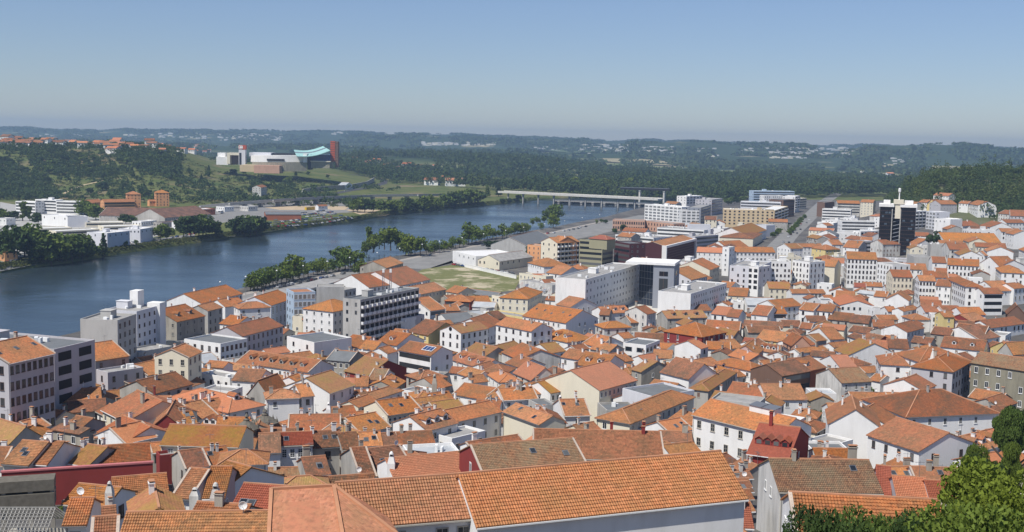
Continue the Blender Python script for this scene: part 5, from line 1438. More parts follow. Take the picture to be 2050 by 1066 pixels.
# ------------------------------------------------------------------ black twin tower
p0 = hit(1790, 514); R_ = p0.y; ux = lambda u: at_z(u, 514, p0.z).x*R_/at_z(u, 514, p0.z).y
zt = lambda v, u=1790: (CAM+ray(u, v)*(R_/ray(u, v).y)).z
s_ = R_/F; root = tag(empty('office_tower', (p0.x, R_, p0.z), -math.atan2(p0.x, R_)), 'tall black twin slab tower with white caps and a pale central shaft', 'tower')
X = lambda zx: (1740+zx/7.11-1790)*s_*1.06
Ht = zt(415)-p0.z; D_ = 16
for xa, xb, nm in ((145, 305, 'wing'), (415, 598, 'wing')):
    b = MB(); b.box(X(xa), X(xb), 0, D_, -4, Ht, 0)
    for f in range(1, 13): b.box(X(xa)-.02, X(xb)+.02, -.12, -.003, Ht*f/13-.12, Ht*f/13+.12, 1)
    nx = 6
    for k in range(nx+1): x = X(xa)+(X(xb)-X(xa))*k/nx; b.box(x-.1, x+.1, -.16, -.005, 0, Ht, 0)
    b.obj('wing', ['wall_K', 'frame_dark'], root)
    for _ in range(7): x, z = random.uniform(X(xa)+1, X(xb)-1), Ht*(random.randrange(1, 12)+.5)/13; put(root, 'window', flat_pane('glass_light') if 'LP' not in globals() else LP, (x, -.13, z), 0, (1.6, 1, 1.3))
    b = MB(); b.box(X(xa)-1, X(xb)+.9, -.8, D_+.8, Ht, Ht+2.0); b.box(X(xa)+2, X(xb)-2, 3, D_-3, Ht+2, Ht+4.6); b.obj('cap', ['wall_w'], root)
b = MB(); b.box(X(305)+.003, X(415)-.003, 5, D_, -4, Ht*.995, 0)
for f in range(13): b.slab([(X(318), 1.0, Ht*f/13+.3), (X(402), 1.0, Ht*f/13+1.6), (X(402), 4.9, Ht*f/13+1.6), (X(318), 4.9, Ht*f/13+.3)], .35, 1)
b.obj('stair_core', ['wall_K', 'wall_A'], root)
b = MB(); b.box(X(335), X(405), -.4, 6, Ht*.77, Ht+2.2); b.box(X(310), X(440), -1, 7, Ht+2.2, Ht+5.4); b.obj('lift_shaft', ['wall_c'], root)
for x in (300, 407): b = MB(); b.box(X(x)-.35, X(x)+.35, -.35, 1, 0, Ht*.96); b.obj('mullion', ['concrete'], root)
b = MB(); b.lathe((X(380), 3, Ht+5.4), [(.5, 0), (.4, 5), (1.0, 6), (1.0, 8), (0, 8.6)], 8); b.obj('mast', ['white_paint'], root)
# ------------------------------------------------------------------ shopping mall on the hill
R_ = 1850.0; TILES['M'] = (420, 280, 6.833); mm = lambda x, y: (lambda d: CAM+d*(R_/d.y))(ray(420+x/6.833, 280+y/6.833))
s_ = R_/F/6.833; c0 = mm(1000, 380); root = tag(empty('shopping_mall', tuple(c0)), 'white hilltop shopping mall with curved teal roof and orange towers', 'shopping mall')
lx = lambda x: (mm(x, 380)-c0).x; lz = lambda y, x=1000: (mm(x, y)-c0).z
def mbox(name, x0, x1, y0, y1, d0, d1, mat): b = MB(); b.box(lx(x0), lx(x1), d0, d1, lz(y1, (x0+x1)/2), lz(y0, (x0+x1)/2)); return b.obj(name, [mat], root)
b = MB(); N_ = 14
for i in range(N_):
    xa, xb = 560+(1300-560)*i/N_, 560+(1300-560)*(i+1)/N_; da, db = 10*math.sin(PI*i/N_), 10*math.sin(PI*(i+1)/N_)
    ta, tb = lz(215, xa), lz(215, xb)
    for P4 in ([(lx(xa), -da, lz(305, xa)), (lx(xb), -db, lz(305, xb)), (lx(xb), -db, tb), (lx(xa), -da, ta)], [(lx(xa), -da, ta), (lx(xb), -db, tb), (lx(xb), 60, tb), (lx(xa), 60, ta)]): b.face(P4)
b.obj('gallery', ['wall_w'], root); mbox('window_band', 800, 1035, 262, 290, -11.5, -9, 'dark_void')
b = MB()
for i in range(N_):
    xa, xb = 600+(1345-600)*i/N_, 600+(1345-600)*(i+1)/N_; da, db = 12+12*math.sin(PI*i/N_), 12+12*math.sin(PI*(i+1)/N_)
    b.face([(lx(xa), -da, lz(430, xa)), (lx(xb), -db, lz(430, xb)), (lx(xb), -db, lz(308, xb)), (lx(xa), -da, lz(308, xa))]); b.face([(lx(xa), -da, lz(308, xa)), (lx(xb), -db, lz(308, xb)), (lx(xb), 5, lz(308, xb)), (lx(xa), 5, lz(308, xa))])
b.obj('terrace_wall', ['wall_S'], root)
mbox('side_block', 90, 280, 235, 345, 0, 40, 'wall_w'); mbox('side_block', 85, 190, 180, 234, 10, 30, 'wall_w'); mbox('portal', 245, 420, 180, 212, -4, 20, 'wall_c'); mbox('portal', 245, 285, 212, 330, -4, 20, 'wall_c'); mbox('portal_recess', 285, 412, 212, 340, 6, 18, 'wall_n')
mbox('upper_block', 500, 800, 180, 235, 20, 60, 'wall_W'); mbox('upper_block', 810, 1110, 190, 222, 25, 60, 'dark_void'); mbox('plaza', 490, 690, 340, 430, -40, -4, 'wall_T'); mbox('podium', 690, 1030, 345, 450, -45, -14, 'wall_N')
mbox('pylon', 412, 500, 140, 345, -8, 2, 'wall_W'); mbox('pylon_slot', 420, 450, 180, 340, -8.2, -7.9, 'dark_void'); mbox('pylon_head', 412, 505, 75, 135, -8, 2, 'red_paint')
b = MB(); b.lathe((0, 0, 0), [(0, 0), (3.6, 0), (3.6, .4), (0, .4)], 18, 0); e = b.obj('emblem', ['white_paint'], root, (lx(440), -8.05, lz(103, 440))); e.rotation_euler = (PI/2, 0, 0)
b = MB()
for k in range(14):
    a0, a1 = .6+k*.36, .6+(k+1)*.36; b.face([(2.9*math.cos(a0), 2.9*math.sin(a0), .42), (2.9*math.cos(a1), 2.9*math.sin(a1), .42), (2.0*math.cos(a1), 2.0*math.sin(a1), .42), (2.0*math.cos(a0), 2.0*math.sin(a0), .42)][::-1])
e2 = b.obj('emblem_ring', ['red_paint'], root, (lx(440), -8.06, lz(103, 440))); e2.rotation_euler = (PI/2, 0, 0)
# saddle shaped teal roof with real thickness
b = MB(); n_ = 12; c4 = [(1225, 220, -22), (1665, 145, -14), (1470, 90, 55), (1075, 140, 45)]
def rp(i, j):
    u_, v_ = i/n_, j/n_; q = [c4[0][k]*(1-u_)*(1-v_)+c4[1][k]*u_*(1-v_)+c4[2][k]*u_*v_+c4[3][k]*(1-u_)*v_ for k in range(3)]
    return Vector((lx(q[0]), q[2], lz(q[1], q[0])-7*math.sin(PI*u_)*.55))
for i in range(n_):
    for j in range(n_): b.slab([rp(i, j), rp(i+1, j), rp(i+1, j+1), rp(i, j+1)], .9, 1 if j in (6, 7) else 0)
b.obj('curved_roof', ['teal_roof', 'metal_grey'], root)
mbox('glass_hall', 1385, 1660, 205, 295, -6, 35, 'blue_glass'); mbox('fin_wall', 1300, 1350, 190, 310, -16, 20, 'wall_w'); mbox('fin_wall', 1350, 1390, 215, 410, -10, 15, 'dark_void'); mbox('base_block', 1395, 1650, 300, 390, -8, 30, 'wall_S'); mbox('ledge', 1390, 1665, 290, 302, -10, 30, 'wall_c')
for x0_, x1_, y0_, y1_, m_ in ((1648, 1712, 20, 300, 'red_paint'), (1716, 1755, 25, 380, 'wall_n')):
    b = MB(); xa, xb = lx(x0_), lx(x1_); za, zb = lz(y1_, x0_), lz(y0_, x0_); b.box(xa, xb, 0, 12, za, zb, 0)
    for k in range(9): b.box(xa-.1, xb+.1, -.3, 0, za+(zb-za)*(k+.4)/9, za+(zb-za)*(k+.55)/9, 1)
    b.obj('tower', [m_, 'wall_n'], root)
# ------------------------------------------------------------------ other single things
EXTRA = []
def wall_px(tile, x1, y1, x2, y2, h, th, mat, cop, label, gzb=None):
    x0, y0, s = TILES[tile]; P_ = lambda x, y: (x0+x/s, y0+y/s); a, c = P_(x1, y1), P_(x2, y2); m_ = hit((a[0]+c[0])/2, (a[1]+c[1])/2, h); z = g1(m_.x, m_.y)+h
    A, B = at_z(*a, z), at_z(*c, z); L = (B-A).length; o = empty('garden_wall', ((A.x+B.x)/2, (A.y+B.y)/2, z-h), dirang(A, B)); tag(o, label, 'wall')
    b = MB(); b.box(-L/2, L/2, 0, th, -4, h-.25); b.obj('wall_face', ['wall_'+mat], o); b = MB(); b.box(-L/2-.1, L/2+.1, -.12, th+.12, h-.25, h); b.obj('coping', [cop], o); return o, L, h
wall_px('W1', 10, 612, 1140, 538, 6, .5, 'R', 'white_paint', 'long dark red wall with pale coping at the lower left')
plain('rose_wall', (.50, .17, .17), .9, .2, .3); bpy.data.objects['garden_wall'].children[0].data.materials[0] = MATS['rose_wall']
o, L, h = wall_px('U3', 520, 692, 1130, 830, 2.4, .3, 'w', 'white_paint', 'low white wall between the grass lot and the warehouses')
o, L, h = wall_px('W1', 520, 840, 545, 832, 5, 1.2, 'L', 'mortar', 'narrow lilac grey slab wall at the bottom left')
# ruined concrete frame and bare rafters at the lower left
m_ = hit(55, 970, 7.5); z = g1(m_.x, m_.y); A, B = at_z(0, 967, z+7.5), at_z(108, 960, z+7.5); L = (B-A).length; rt = tag(empty('concrete_frame', ((A.x+B.x)/2, (A.y+B.y)/2, z), dirang(A, B)), 'weathered concrete beam frame above the bare rafters at the left edge', 'ruin')
b = MB(); b.box(-L/2-3, L/2, 0, 2.6, 6.2, 7.5); b.obj('upper_beam', ['stone_dark'], rt); b = MB(); b.box(-L/2-3, L/2, -.1, 2.7, 4.2, 5.9); b.obj('lower_beam', ['stone_dark'], rt)
for x in (-L/2, 0, L/2-.5): b = MB(); b.box(x, x+.5, .3, 1.0, -3, 6.19); b.obj('post', ['wall_s'], rt)
m_ = hit(55, 1040, 5); z = g1(m_.x, m_.y); A, B = at_z(-10, 1060, z+5), at_z(112, 1060, z+5); L = (B-A).length; rt = tag(empty('bare_roof', ((A.x+B.x)/2, (A.y+B.y)/2, z), dirang(A, B)), 'bare roof of grey rafters and battens without tiles at the lower left corner', 'roof')
D_ = 6.0; b = MB()
for k in range(17):
    x = -L/2+L*k/16
    for s in (-1, 1): b.beam((x, s*D_*.75, 4.6), (x, 0, 7.2), .09, .12)
b.beam((-L/2, 0, 7.25), (L/2, 0, 7.25), .14, .16); b.obj('rafters', ['wood_grey'], rt); b = MB()
for s in (-1, 1):
    for k in range(13): t_ = k/12; b.beam((-L/2-.1, s*D_*.75*(1-t_), 4.72+2.6*t_), (L/2+.1, s*D_*.75*(1-t_), 4.72+2.6*t_), .06, .05)
b.obj('battens', ['wood_grey'], rt); b = MB(); b.box(-L/2, L/2, -4.4, 4.4, -3, 3.6); b.obj('wall', ['wall_s'], rt)
# the folded hip roof at the bottom edge, built from its corners
q = [r_ for r_ in REG if r_['label'] and 'shorter tiled roof' in r_['label']][0]; zr = q['root'].location.z+q['h']+q['rise']+.35; ze_ = zr-2.5
A, B, C0, C1, C2 = at_z(543, 980, zr), at_z(668, 973, zr), at_z(536, 1106, ze_), at_z(694, 1118, ze_), at_z(806, 1079, ze_)
C3 = 2*A-C0; C3.z = ze_; C4 = C2+(B-A)*-.2+(A-C0)*.9; C4.z = ze_
cen = (A+B)/2; rt = tag(empty('town_house', (cen.x, cen.y, ze_-7)), 'house with the big smooth folded hip roof at the bottom edge left of centre', 'house'); lo_ = Vector((cen.x, cen.y, ze_-7)); b = MB()
for P4 in ([C0, C1, B, A], [C1, C2, B], [C2, C4, B], [C4, C3, A, B]): P4 = [p_-lo_ for p_ in P4]; b.slab(P4, .14, 0, slope_uv(P4))
for p_, q_ in ((A, B), (B, C1), (B, C2), (A, C0)): b.beam(p_-lo_+Vector((0, 0, .06)), q_-lo_+Vector((0, 0, .06)), .3, .2, 1)
b.obj('roof', ['roof_F', 'ridge_tile'], rt); b = MB(); ring = [p_+(Vector((cen.x, cen.y, ze_))-p_)*.06 for p_ in (C0, C1, C2, C4, C3)]
for i in range(5): p_, q_ = ring[i]-lo_, ring[(i+1) % 5]-lo_; b.face([(p_.x, p_.y, -3), (q_.x, q_.y, -3), (q_.x, q_.y, 7), (p_.x, p_.y, 7)])
p_, q_, a_ = ring[4]-lo_, ring[0]-lo_, A-lo_; b.face([(p_.x, p_.y, 6.9), (q_.x, q_.y, 6.9), (a_.x+.15, a_.y, a_.z-.1)]); b.obj('wall', ['wall_c'], rt)
# white domed chimneys
def domed(tile, x, yb, yt, label, mat='wall_w', wfac=.28):
    x0, y0, s = TILES[tile]; u, v = x0+x/s, y0+yb/s; p = hit(u, v, 5.5); H_ = (yb-yt)/s*p.y/F; r = tag(empty('tall_chimney', tuple(p)), label, 'chimney'); w_ = H_*wfac/2
    b = MB(); k = w_; b.box(-w_, w_, -w_, w_, -6, H_*.55); zz = H_*.55
    b.face([(-w_, -w_, zz), (w_, -w_, zz), (w_*.6, -w_*.6, H_*.8), (-w_*.6, -w_*.6, H_*.8)]); b.face([(w_, -w_, zz), (w_, w_, zz), (w_*.6, w_*.6, H_*.8), (w_*.6, -w_*.6, H_*.8)]); b.face([(w_, w_, zz), (-w_, w_, zz), (-w_*.6, w_*.6, H_*.8), (w_*.6, w_*.6, H_*.8)]); b.face([(-w_, w_, zz), (-w_, -w_, zz), (-w_*.6, -w_*.6, H_*.8), (-w_*.6, w_*.6, H_*.8)])
    b.lathe((0, 0, H_*.8), [(w_*.6, 0), (w_*.62, H_*.08), (w_*.4, H_*.16), (0, H_*.2)], 10); b.obj('stack', [mat], r)
    b = MB(); b.box(-w_*.35, w_*.35, -w_*.66, -w_*.5, H_*.83, H_*.89); b.obj('smoke_opening', ['dark_void'], r); return r
domed('W2', 1428, 655, 450, 'tall white tapering chimney left of the salmon tiled roof'); domed('W3', 483, 600, 470, 'white domed chimney beside the dark red gable'); domed('W1', 820, 870, 670, 'tall pale stone chimney among the tiled roofs at the lower left', 'wall_G'); domed('W2', 120, 940, 675, 'big old cream chimney beside the ribbed red roof', 'wall_G')
domed('W3', 1195, 170, 35, 'pair of white round topped chimneys behind the orange roof'); domed('W2', 960, 210, 90, 'slim white chimney on the terracotta roof left of centre'); domed('W1', 1455, 860, 720, 'squat stained chimney by the ribbed orange roofs', 'wall_G', .5); domed('W4', 1280, 330, 235, 'white onion shaped lantern on the dark red roof', 'wall_w', .7)
domed('V3', 322, 1030, 820, 'tall old stone chimney in front of the orange roofs', 'wall_s', .22)
# two small stone turrets of the old church
for x, yb, yt, w_, lab in ((350, 380, 165, 1.9, 'lower left of two old stone turrets with pointed caps'), (485, 330, 130, 2.2, 'upper right of two old stone turrets with pointed caps')):
    u, v = 400+x/3.726, 780+yb/3.726; p = hit(u, v, 5); H_ = (yb-yt)/3.726*p.y/F; r = tag(empty('stone_turret', tuple(p)), lab, 'turret', 'stone turrets of the old church')
    b = MB(); b.lathe((0, 0, -5), [(w_, 0), (w_, 5+H_*.35), (w_*1.25, 5+H_*.38), (w_*1.25, 5+H_*.45), (w_*.9, 5+H_*.47)], 8); b.obj('drum', ['stone_dark'], r)
    b = MB(); b.lathe((0, 0, H_*.45), [(w_*1.35, 0), (w_*.7, H_*.16), (w_*.3, H_*.26), (w_*.32, H_*.32), (w_*.1, H_*.36), (w_*.25, H_*.42), (0, H_*.55)], 8); b.obj('pointed_cap', ['stone_dark'], r)
    for k in range(6): a = k*PI/3; b = MB(); b.lathe((w_*1.15*math.cos(a), w_*1.15*math.sin(a), H_*.45), [(.2, 0), (.25, .4), (.08, .8), (0, 1.3)], 6); b.obj('pinnacle', ['stone_dark'], r)
# obelisk pinnacle on the brown hip roofs
p = hit(1600+1213/4.556, 570+700/4.556, 13); H_ = 105/4.556*p.y/F; r = tag(empty('stone_pinnacle', tuple(p)), 'slender stone pinnacle topped by a ball between brown hip roofs', 'pinnacle'); b = MB(); b.box(-.9, .9, -.9, .9, -3, .6); b.lathe((0, 0, .6), [(.8, 0), (.28, H_*.7), (.12, H_*.8), (.3, H_*.86), (.3, H_*.92), (0, H_*.97)], 8); b.obj('shaft', ['wall_G'], r)
# yellow awning, round emblem, graffiti, white slab, cube windows
def front_of(label_part):
    for q in REG:
        if q['label'] and label_part in q['label']: return q
q = front_of('two rows of stone framed'); L, D, h = q['L'], q['D'], q['h']
for x in (.08, .22):
    b = MB(); b.box(-1.6, 1.6, -1.2, 1.2, -1, .9, 0); b.slab([(-1.7, -1.4, .95), (1.7, -1.4, .95), (1.7, 1.4, 1.3), (-1.7, 1.4, 1.3)], .08, 1); b.obj('roof_monitor', ['wall_w', 'metal_grey'], q['root'], (x*L, D*.02, h+q['rise']))
q = front_of('yellow awning'); L, D, h = q['L'], q['D'], q['h']; b = MB(); b.slab([(L*.05, -D/2-1.6, 2.9), (L*.42, -D/2-1.6, 2.9), (L*.42, -D/2, 3.8), (L*.05, -D/2, 3.8)], .15); b.box(L*.05, L*.42, -D/2-1.62, -D/2-1.55, 2.4, 2.9); a_ = b.obj('awning', ['yellow_paint'], q['root'], (0, 0, 1.2))
b = MB(); b.box(L*.08, L*.39, -D/2-.05, -D/2+.02, .2, 2.9); b.obj('shop_front', ['red_paint'], q['root'], (0, 0, 1.0))
q = front_of('round emblem'); L, D, h = q['L'], q['D'], q['h']; b = MB(); R2 = 2.6
for sgn in (1, -1):
    pts = [(R2*math.cos(a), R2*math.sin(a)) for a in np.linspace(.25, PI-.25, 10)]; b.face([(x, -D/2-.04, h*.5+sgn*z) for x, z in pts][::sgn])
b.obj('emblem', ['car_black'], q['root'])
q = front_of('graffiti covered'); L, D, h = q['L'], q['D'], q['h']
for k in range(26):
    b = MB(); x, z = random.uniform(-.46, .46)*L, random.uniform(.25, .85)*h; r_ = random.uniform(.5, 1.1); a0 = random.uniform(0, 6); pr = [(x+r_*math.cos(a0+t_*.7)*(1+.3*math.sin(3*t_)), z+r_*.8*math.sin(a0+t_*.9)) for t_ in range(8)]
    for (xa, za), (xb, zb) in zip(pr, pr[1:]): b.beam((xa, -D/2-.015, za), (xb, -D/2-.015, zb), .02, .22)
    b.obj('graffiti_tag', [random.choice(('car_black', 'car_grey', 'blue_paint', 'wall_P', 'white_paint'))], q['root'])
q = front_of('grey cube shaped'); L, D, h = q['L'], q['D'], q['h']
for (x, z, w_, hh) in ((0, h*.82, L*.42, h*.11), (0, h*.42, L*.42, h*.58)):
    b = MB(); b.box(x-w_/2, x+w_/2, -D/2-.05, -D/2+.02, z-hh/2, z+hh/2, 0); b.box(x-.1, x+.1, -D/2-.12, -D/2-.06, z-hh/2, z+hh/2, 1); b.obj('window', ['glass', 'frame_dark'], q['root'])
    b = MB(); b.box(L/2-.02, L/2+.05, -D*.22, D*.05, z-hh/2, z+hh/2, 0); b.obj('window', ['glass', 'frame_dark'], q['root'])
b = MB(); b.box(-L/2-14, L/2+.4, -D/2-.8, D/2+1, h+.5, h+1.7); b.obj('roof_slab', ['wall_w'], q['root'])
b = MB(); b.box(-L/2, L/2, -D/2+.6, D/2, -1, 3.4); b.obj('ground_glazing', ['glass_light'], q['root'])
q = front_of('dark glass block'); L, D, h = q['L'], q['D'], q['h']
for k in range(1, 6): b = MB(); z = h*k/6; b.box(-L/2+.05, L/2-.05, -D/2-.1, -D/2-.005, z-.1, z+.1); b.obj('floor_line', ['metal_grey'], q['root'])
b = MB()
for k in range(1, 5): x = -L/2+L*k/5; b.box(x-.06, x+.06, -D/2-.16, -D/2-.11, 0, h)
b.obj('mullion', ['metal_grey'], q['root'])
q = front_of('maroon clad hall'); L, D, h = q['L'], q['D'], q['h']
for xa, xb in ((-L/2-1.0, -L/2+.4), (L/2-.4, L/2+1.0)): b = MB(); b.box(xa, xb, -D/2-1.2, -D/2+2, -3, h+.6); b.obj('frame_post', ['wall_w'], q['root'])
b = MB(); b.box(-L/2+.41, L/2-.41, -D/2-1.2, -D/2-.02, h-.9, h+.6); b.obj('frame_beam', ['wall_w'], q['root'])
for k in range(9): b = MB(); z = h*(k+.5)/9; b.box(-L/2+.5, L/2-.5, -D/2-.15, -D/2+.02, z-.15, z+.15); b.obj('louvre', ['wall_n'], q['root'])
q = front_of('two deep' if False else 'columns of deep dark loggias'); 
q = front_of('stair tower next'); L, D, h = q['L'], q['D'], q['h']; b = MB(); b.box(L/2-3.4, L/2+.5, -D/2-1.2, -D/2+3.5, -3, h+1.5); b.box(L/2-5, L/2-1, D*.0, D*.25, h, h+5.5); b.obj('stair_tower', ['wall_w'], q['root'])
q = front_of('solar panel'); L, D, h = q['L'], q['D'], q['h']; b = MB(); b.box(-2.2, 2.2, -1.3, 1.3, .12, .22, 0)
for k in range(3): b.box(-2.0+k*1.38, -.75+k*1.38, -1.1, 1.1, .22, .24, 1)
sp_ = b.obj('solar_panel', ['white_paint', 'blue_glass'], q['root'], (L*.25, -D*.22, h+q['rise']*.56)); sp_.rotation_euler = (math.atan2(q['rise'], D/2), 0, 0)
q = front_of('pediment gable, arched'); L, D, h = q['L'], q['D'], q['h']
b = MB(); b.lathe((0, 0, 0), [(0, 0), (.75, 0), (.75, .1), (0, .1)], 12); e = b.obj('round_window', ['glass'], q['root'], (-L/2-.08, 0, h+q['rise']*.4)); e.rotation_euler = (0, PI/2, 0)
# houses along the hilltop, small, shared meshes
def mini(rc):
    b = MB(); b.box(-5, 5, -4, 4, -3, 5, 0)
    for s in (-1, 1): b.slab([(-5.4*s, -4.5*s, 4.8), (5.4*s, -4.5*s, 4.8), (5.4*s, 0, 6.9), (-5.4*s, 0, 6.9)], .2, 1)
    b.face([(-5, -4, 5), (-5, 0, 6.7), (-5, 4, 5)]); b.face([(5, -4, 5), (5, 0, 6.7), (5, 4, 5)])
    for x in (-3, 0, 3): b.box(x-.6, x+.6, -4.05, -4, 2, 3.6, 2)
    return b.mesh('house', ['wall_w', rc, 'dark_void'])
MINI = [mini('roof_t'), mini('roof_b'), mini('roof_n')]; rm = random.Random(9); nh = 0
def hills(n_, u0, u1, v0, v1, lab, grp, sc_=(1.0, 1.6)):
    for _ in range(n_):
        p = hit(rm.uniform(u0, u1), rm.uniform(v0, v1)); p.z += 1.5; o = link('hillside_house', rm.choice(MINI), None, (p.x, p.y, p.z), rm.uniform(-.5, .5)); k = rm.uniform(*sc_); o.scale = (k*rm.uniform(.8, 1.6), k, k*rm.uniform(.8, 1.2)); tag(o, lab, 'house', grp)
hills(48, 0, 200, 285, 296, 'small red roofed house in the hilltop suburb at the far left', 'houses of the hilltop suburb'); hills(36, 190, 420, 291, 308, 'small white house among trees on the left hilltop', 'houses among hilltop trees')
hills(16, 690, 760, 325, 340, 'small red roofed house below the orange mall tower', 'houses below the mall'); hills(16, 770, 890, 335, 352, 'small house in the row beside the forest edge', 'houses by the forest edge'); hills(6, 860, 925, 366, 376, 'white house with orange roof near the bridge end', 'houses near the bridge end', (1.2, 2)); hills(9, 1720, 1790, 345, 368, 'small house in the clearing right of the forest', 'houses right of the forest'); hills(12, 1930, 2050, 338, 350, 'pale house on top of the right hill', 'houses on the right hilltop', (.8, 1.2))
# far villages: far too many and small to count
b = MB()
for u0_, u1_, v0_, v1_, n_ in ((440, 565, 270, 282, 60), (845, 990, 286, 292, 70), (1160, 1260, 290, 308, 90), (1280, 1350, 294, 312, 70), (1390, 1440, 296, 316, 14), (1480, 1720, 296, 304, 60), (1540, 1620, 305, 318, 60), (1640, 1720, 308, 316, 50), (1040, 1150, 295, 305, 26), (250, 420, 268, 282, 40), (60, 220, 270, 280, 20), (1720, 1860, 318, 330, 16), (660, 700, 266, 270, 8)):
    for _ in range(n_):
        p = hit(rm.uniform(u0_, u1_), rm.uniform(v0_, v1_)); k = p.y/5200*rm.uniform(.45, 1.25); w_, d_, h_ = 9*k, 8*k, 5*k
        b.box(p.x-w_, p.x+w_, p.y-d_, p.y+d_, p.z-4, p.z+h_, rm.choice((0, 0, 0, 2)))
        if rm.random() < .45: continue; b.face([(p.x-w_, p.y-d_, p.z+h_), (p.x+w_, p.y-d_, p.z+h_), (p.x+w_, p.y, p.z+h_*1.6), (p.x-w_, p.y, p.z+h_*1.6)], 1); b.face([(p.x+w_, p.y+d_, p.z+h_), (p.x-w_, p.y+d_, p.z+h_), (p.x-w_, p.y, p.z+h_*1.6), (p.x+w_, p.y, p.z+h_*1.6)], 1)
tag(b.obj('distant_village', ['wall_G', 'roof_t', 'wall_c']), 'pale specks of distant villages on the far hills', None, None, 'stuff')
for x, yb, yt in ((1680, 465, 405), (1710, 445, 385), (1745, 425, 370), (1780, 400, 345), (1810, 380, 330), (1840, 440, 390), (1880, 400, 345), (1915, 365, 310), (1940, 335, 285), (1960, 310, 260), (1985, 285, 235), (1860, 420, 365), (1900, 385, 330), (1930, 350, 300)):
    tree_px('U4', x, yb, yt, 'b', 'leaf', 1.2, 'avenue')
# ------------------------------------------------------------------ ground and water
def grid_mesh(name, cols, rowsfn, mats):
    V = []; nr = None
    for a in cols:
        ys = rowsfn(a); nr = len(ys)
        x = a*np.maximum(ys, 60); V.append(np.stack([x, ys, gz(x, ys)], 1))
    V = np.concatenate(V); nc = len(cols)
    i = np.arange(nc-1)[:, None]*nr+np.arange(nr-1)[None]
    Q = np.stack([i, i+nr, i+nr+1, i+1], -1).reshape(-1, 4)
    return np_mesh(name, V, Q, mats)
cols = np.concatenate([np.linspace(-.85, -.5, 12)[:-1], np.linspace(-.5, .5, 240), np.linspace(.5, .85, 12)[1:]])
def near_rows(a):
    e = float(yn(a)); r = np.concatenate([np.linspace(-60, 400, 40)[:-1], np.linspace(400, max(e-.3, 410), 60), [e, e+.3]])
    return r
def far_rows(a):
    e = float(yf(a)); return np.concatenate([[e-.1, e+1, e+3, e+6, e+10], e+10+(11400-e)*np.linspace(0.0008, 1, 230)**1.9])
near = link('town_ground', grid_mesh('town_ground', cols, near_rows, ['town_ground'])); tag(near, kind='structure')
far = link('valley_ground', grid_mesh('valley_ground', cols, far_rows, ['valley_ground'])); tag(far, kind='structure')
b = MB(); b.face([(-1500, 300, 0), (900, 300, 0), (900, 2600, 0), (-1500, 2600, 0)]); tag(b.obj('river', ['water']), kind='structure')
b = MB(); b.face([(-1500, 200, -3), (900, 200, -3), (900, 2700, -3), (-1500, 2700, -3)]); tag(b.obj('river_bed', ['dirt']), kind='structure')
# ------------------------------------------------------------------ light, sky, haze
AZ, EL = math.radians(-138), math.radians(57)          # sun seen from the camera: left and a little behind
sd = Vector((math.sin(AZ)*math.cos(EL), math.cos(AZ)*math.cos(EL), math.sin(EL)))
sl = bpy.data.lights.new('sun', 'SUN'); sl.energy = 4.9; sl.angle = math.radians(.53); sl.color = (1, .955, .89)
so = bpy.data.objects.new('sun', sl); COL.objects.link(so); so.rotation_euler = (-sd).to_track_quat('-Z', 'Y').to_euler(); so.location = (-300, -200, 600)
w = bpy.data.worlds.new('World'); sc.world = w; w.use_nodes = True
nt = w.node_tree; bg = nt.nodes['Background']; sky = nt.nodes.new('ShaderNodeTexSky'); sky.sky_type = 'NISHITA'; sky.sun_disc = False
sky.sun_elevation = EL; sky.sun_rotation = AZ; sky.altitude = 100; sky.air_density = 1.0; sky.dust_density = 0.0; sky.ozone_density = 5.0
mx = nt.nodes.new('ShaderNodeMix'); mx.data_type = 'RGBA'; mx.blend_type = 'MULTIPLY'; mx.inputs[0].default_value = 1; tcw = nt.nodes.new('ShaderNodeTexCoord'); spw = nt.nodes.new('ShaderNodeSeparateXYZ'); nt.links.new(tcw.outputs['Generated'], spw.inputs[0]); rpw = nt.nodes.new('ShaderNodeMapRange'); rpw.inputs[1].default_value = 0; rpw.inputs[2].default_value = .12; nt.links.new(spw.outputs[2], rpw.inputs[0]); hz = nt.nodes.new('ShaderNodeMix'); hz.data_type = 'RGBA'; nt.links.new(rpw.outputs[0], hz.inputs[0]); hz.inputs[6].default_value = (.82, .84, .96, 1); hz.inputs[7].default_value = (.97, .94, 1.05, 1); nt.links.new(hz.outputs[2], mx.inputs[7]); nt.links.new(sky.outputs[0], mx.inputs[6]); nt.links.new(mx.outputs[2], bg.inputs[0]); bg.inputs[1].default_value = SKYS
m = bpy.data.materials.new('haze'); m.use_nodes = True; m.node_tree.nodes.clear()
pv = m.node_tree.nodes.new('ShaderNodeVolumePrincipled'); ou = m.node_tree.nodes.new('ShaderNodeOutputMaterial'); m.node_tree.links.new(pv.outputs[0], ou.inputs['Volume'])
pv.inputs['Color'].default_value = (.46, .64, .90, 1); pv.inputs['Density'].default_value = HAZE; pv.inputs['Anisotropy'].default_value = .2
MATS['haze'] = m
b = MB(); b.box(-10500, 10500, -900, 12200, -5, 205); tag(b.obj('haze', ['haze']), kind='stuff')
sc.view_settings.view_transform = 'Standard'; sc.view_settings.look = 'None'; sc.view_settings.exposure = EXPO; sc.view_settings.gamma = 1
sc.cycles.max_bounces = 6; sc.cycles.diffuse_bounces = 3; sc.cycles.glossy_bounces = 2; sc.cycles.volume_bounces = 1; sc.cycles.transmission_bounces = 2
sc.cycles.use_denoising = True; sc.cycles.caustics_reflective = False; sc.cycles.caustics_refractive = False
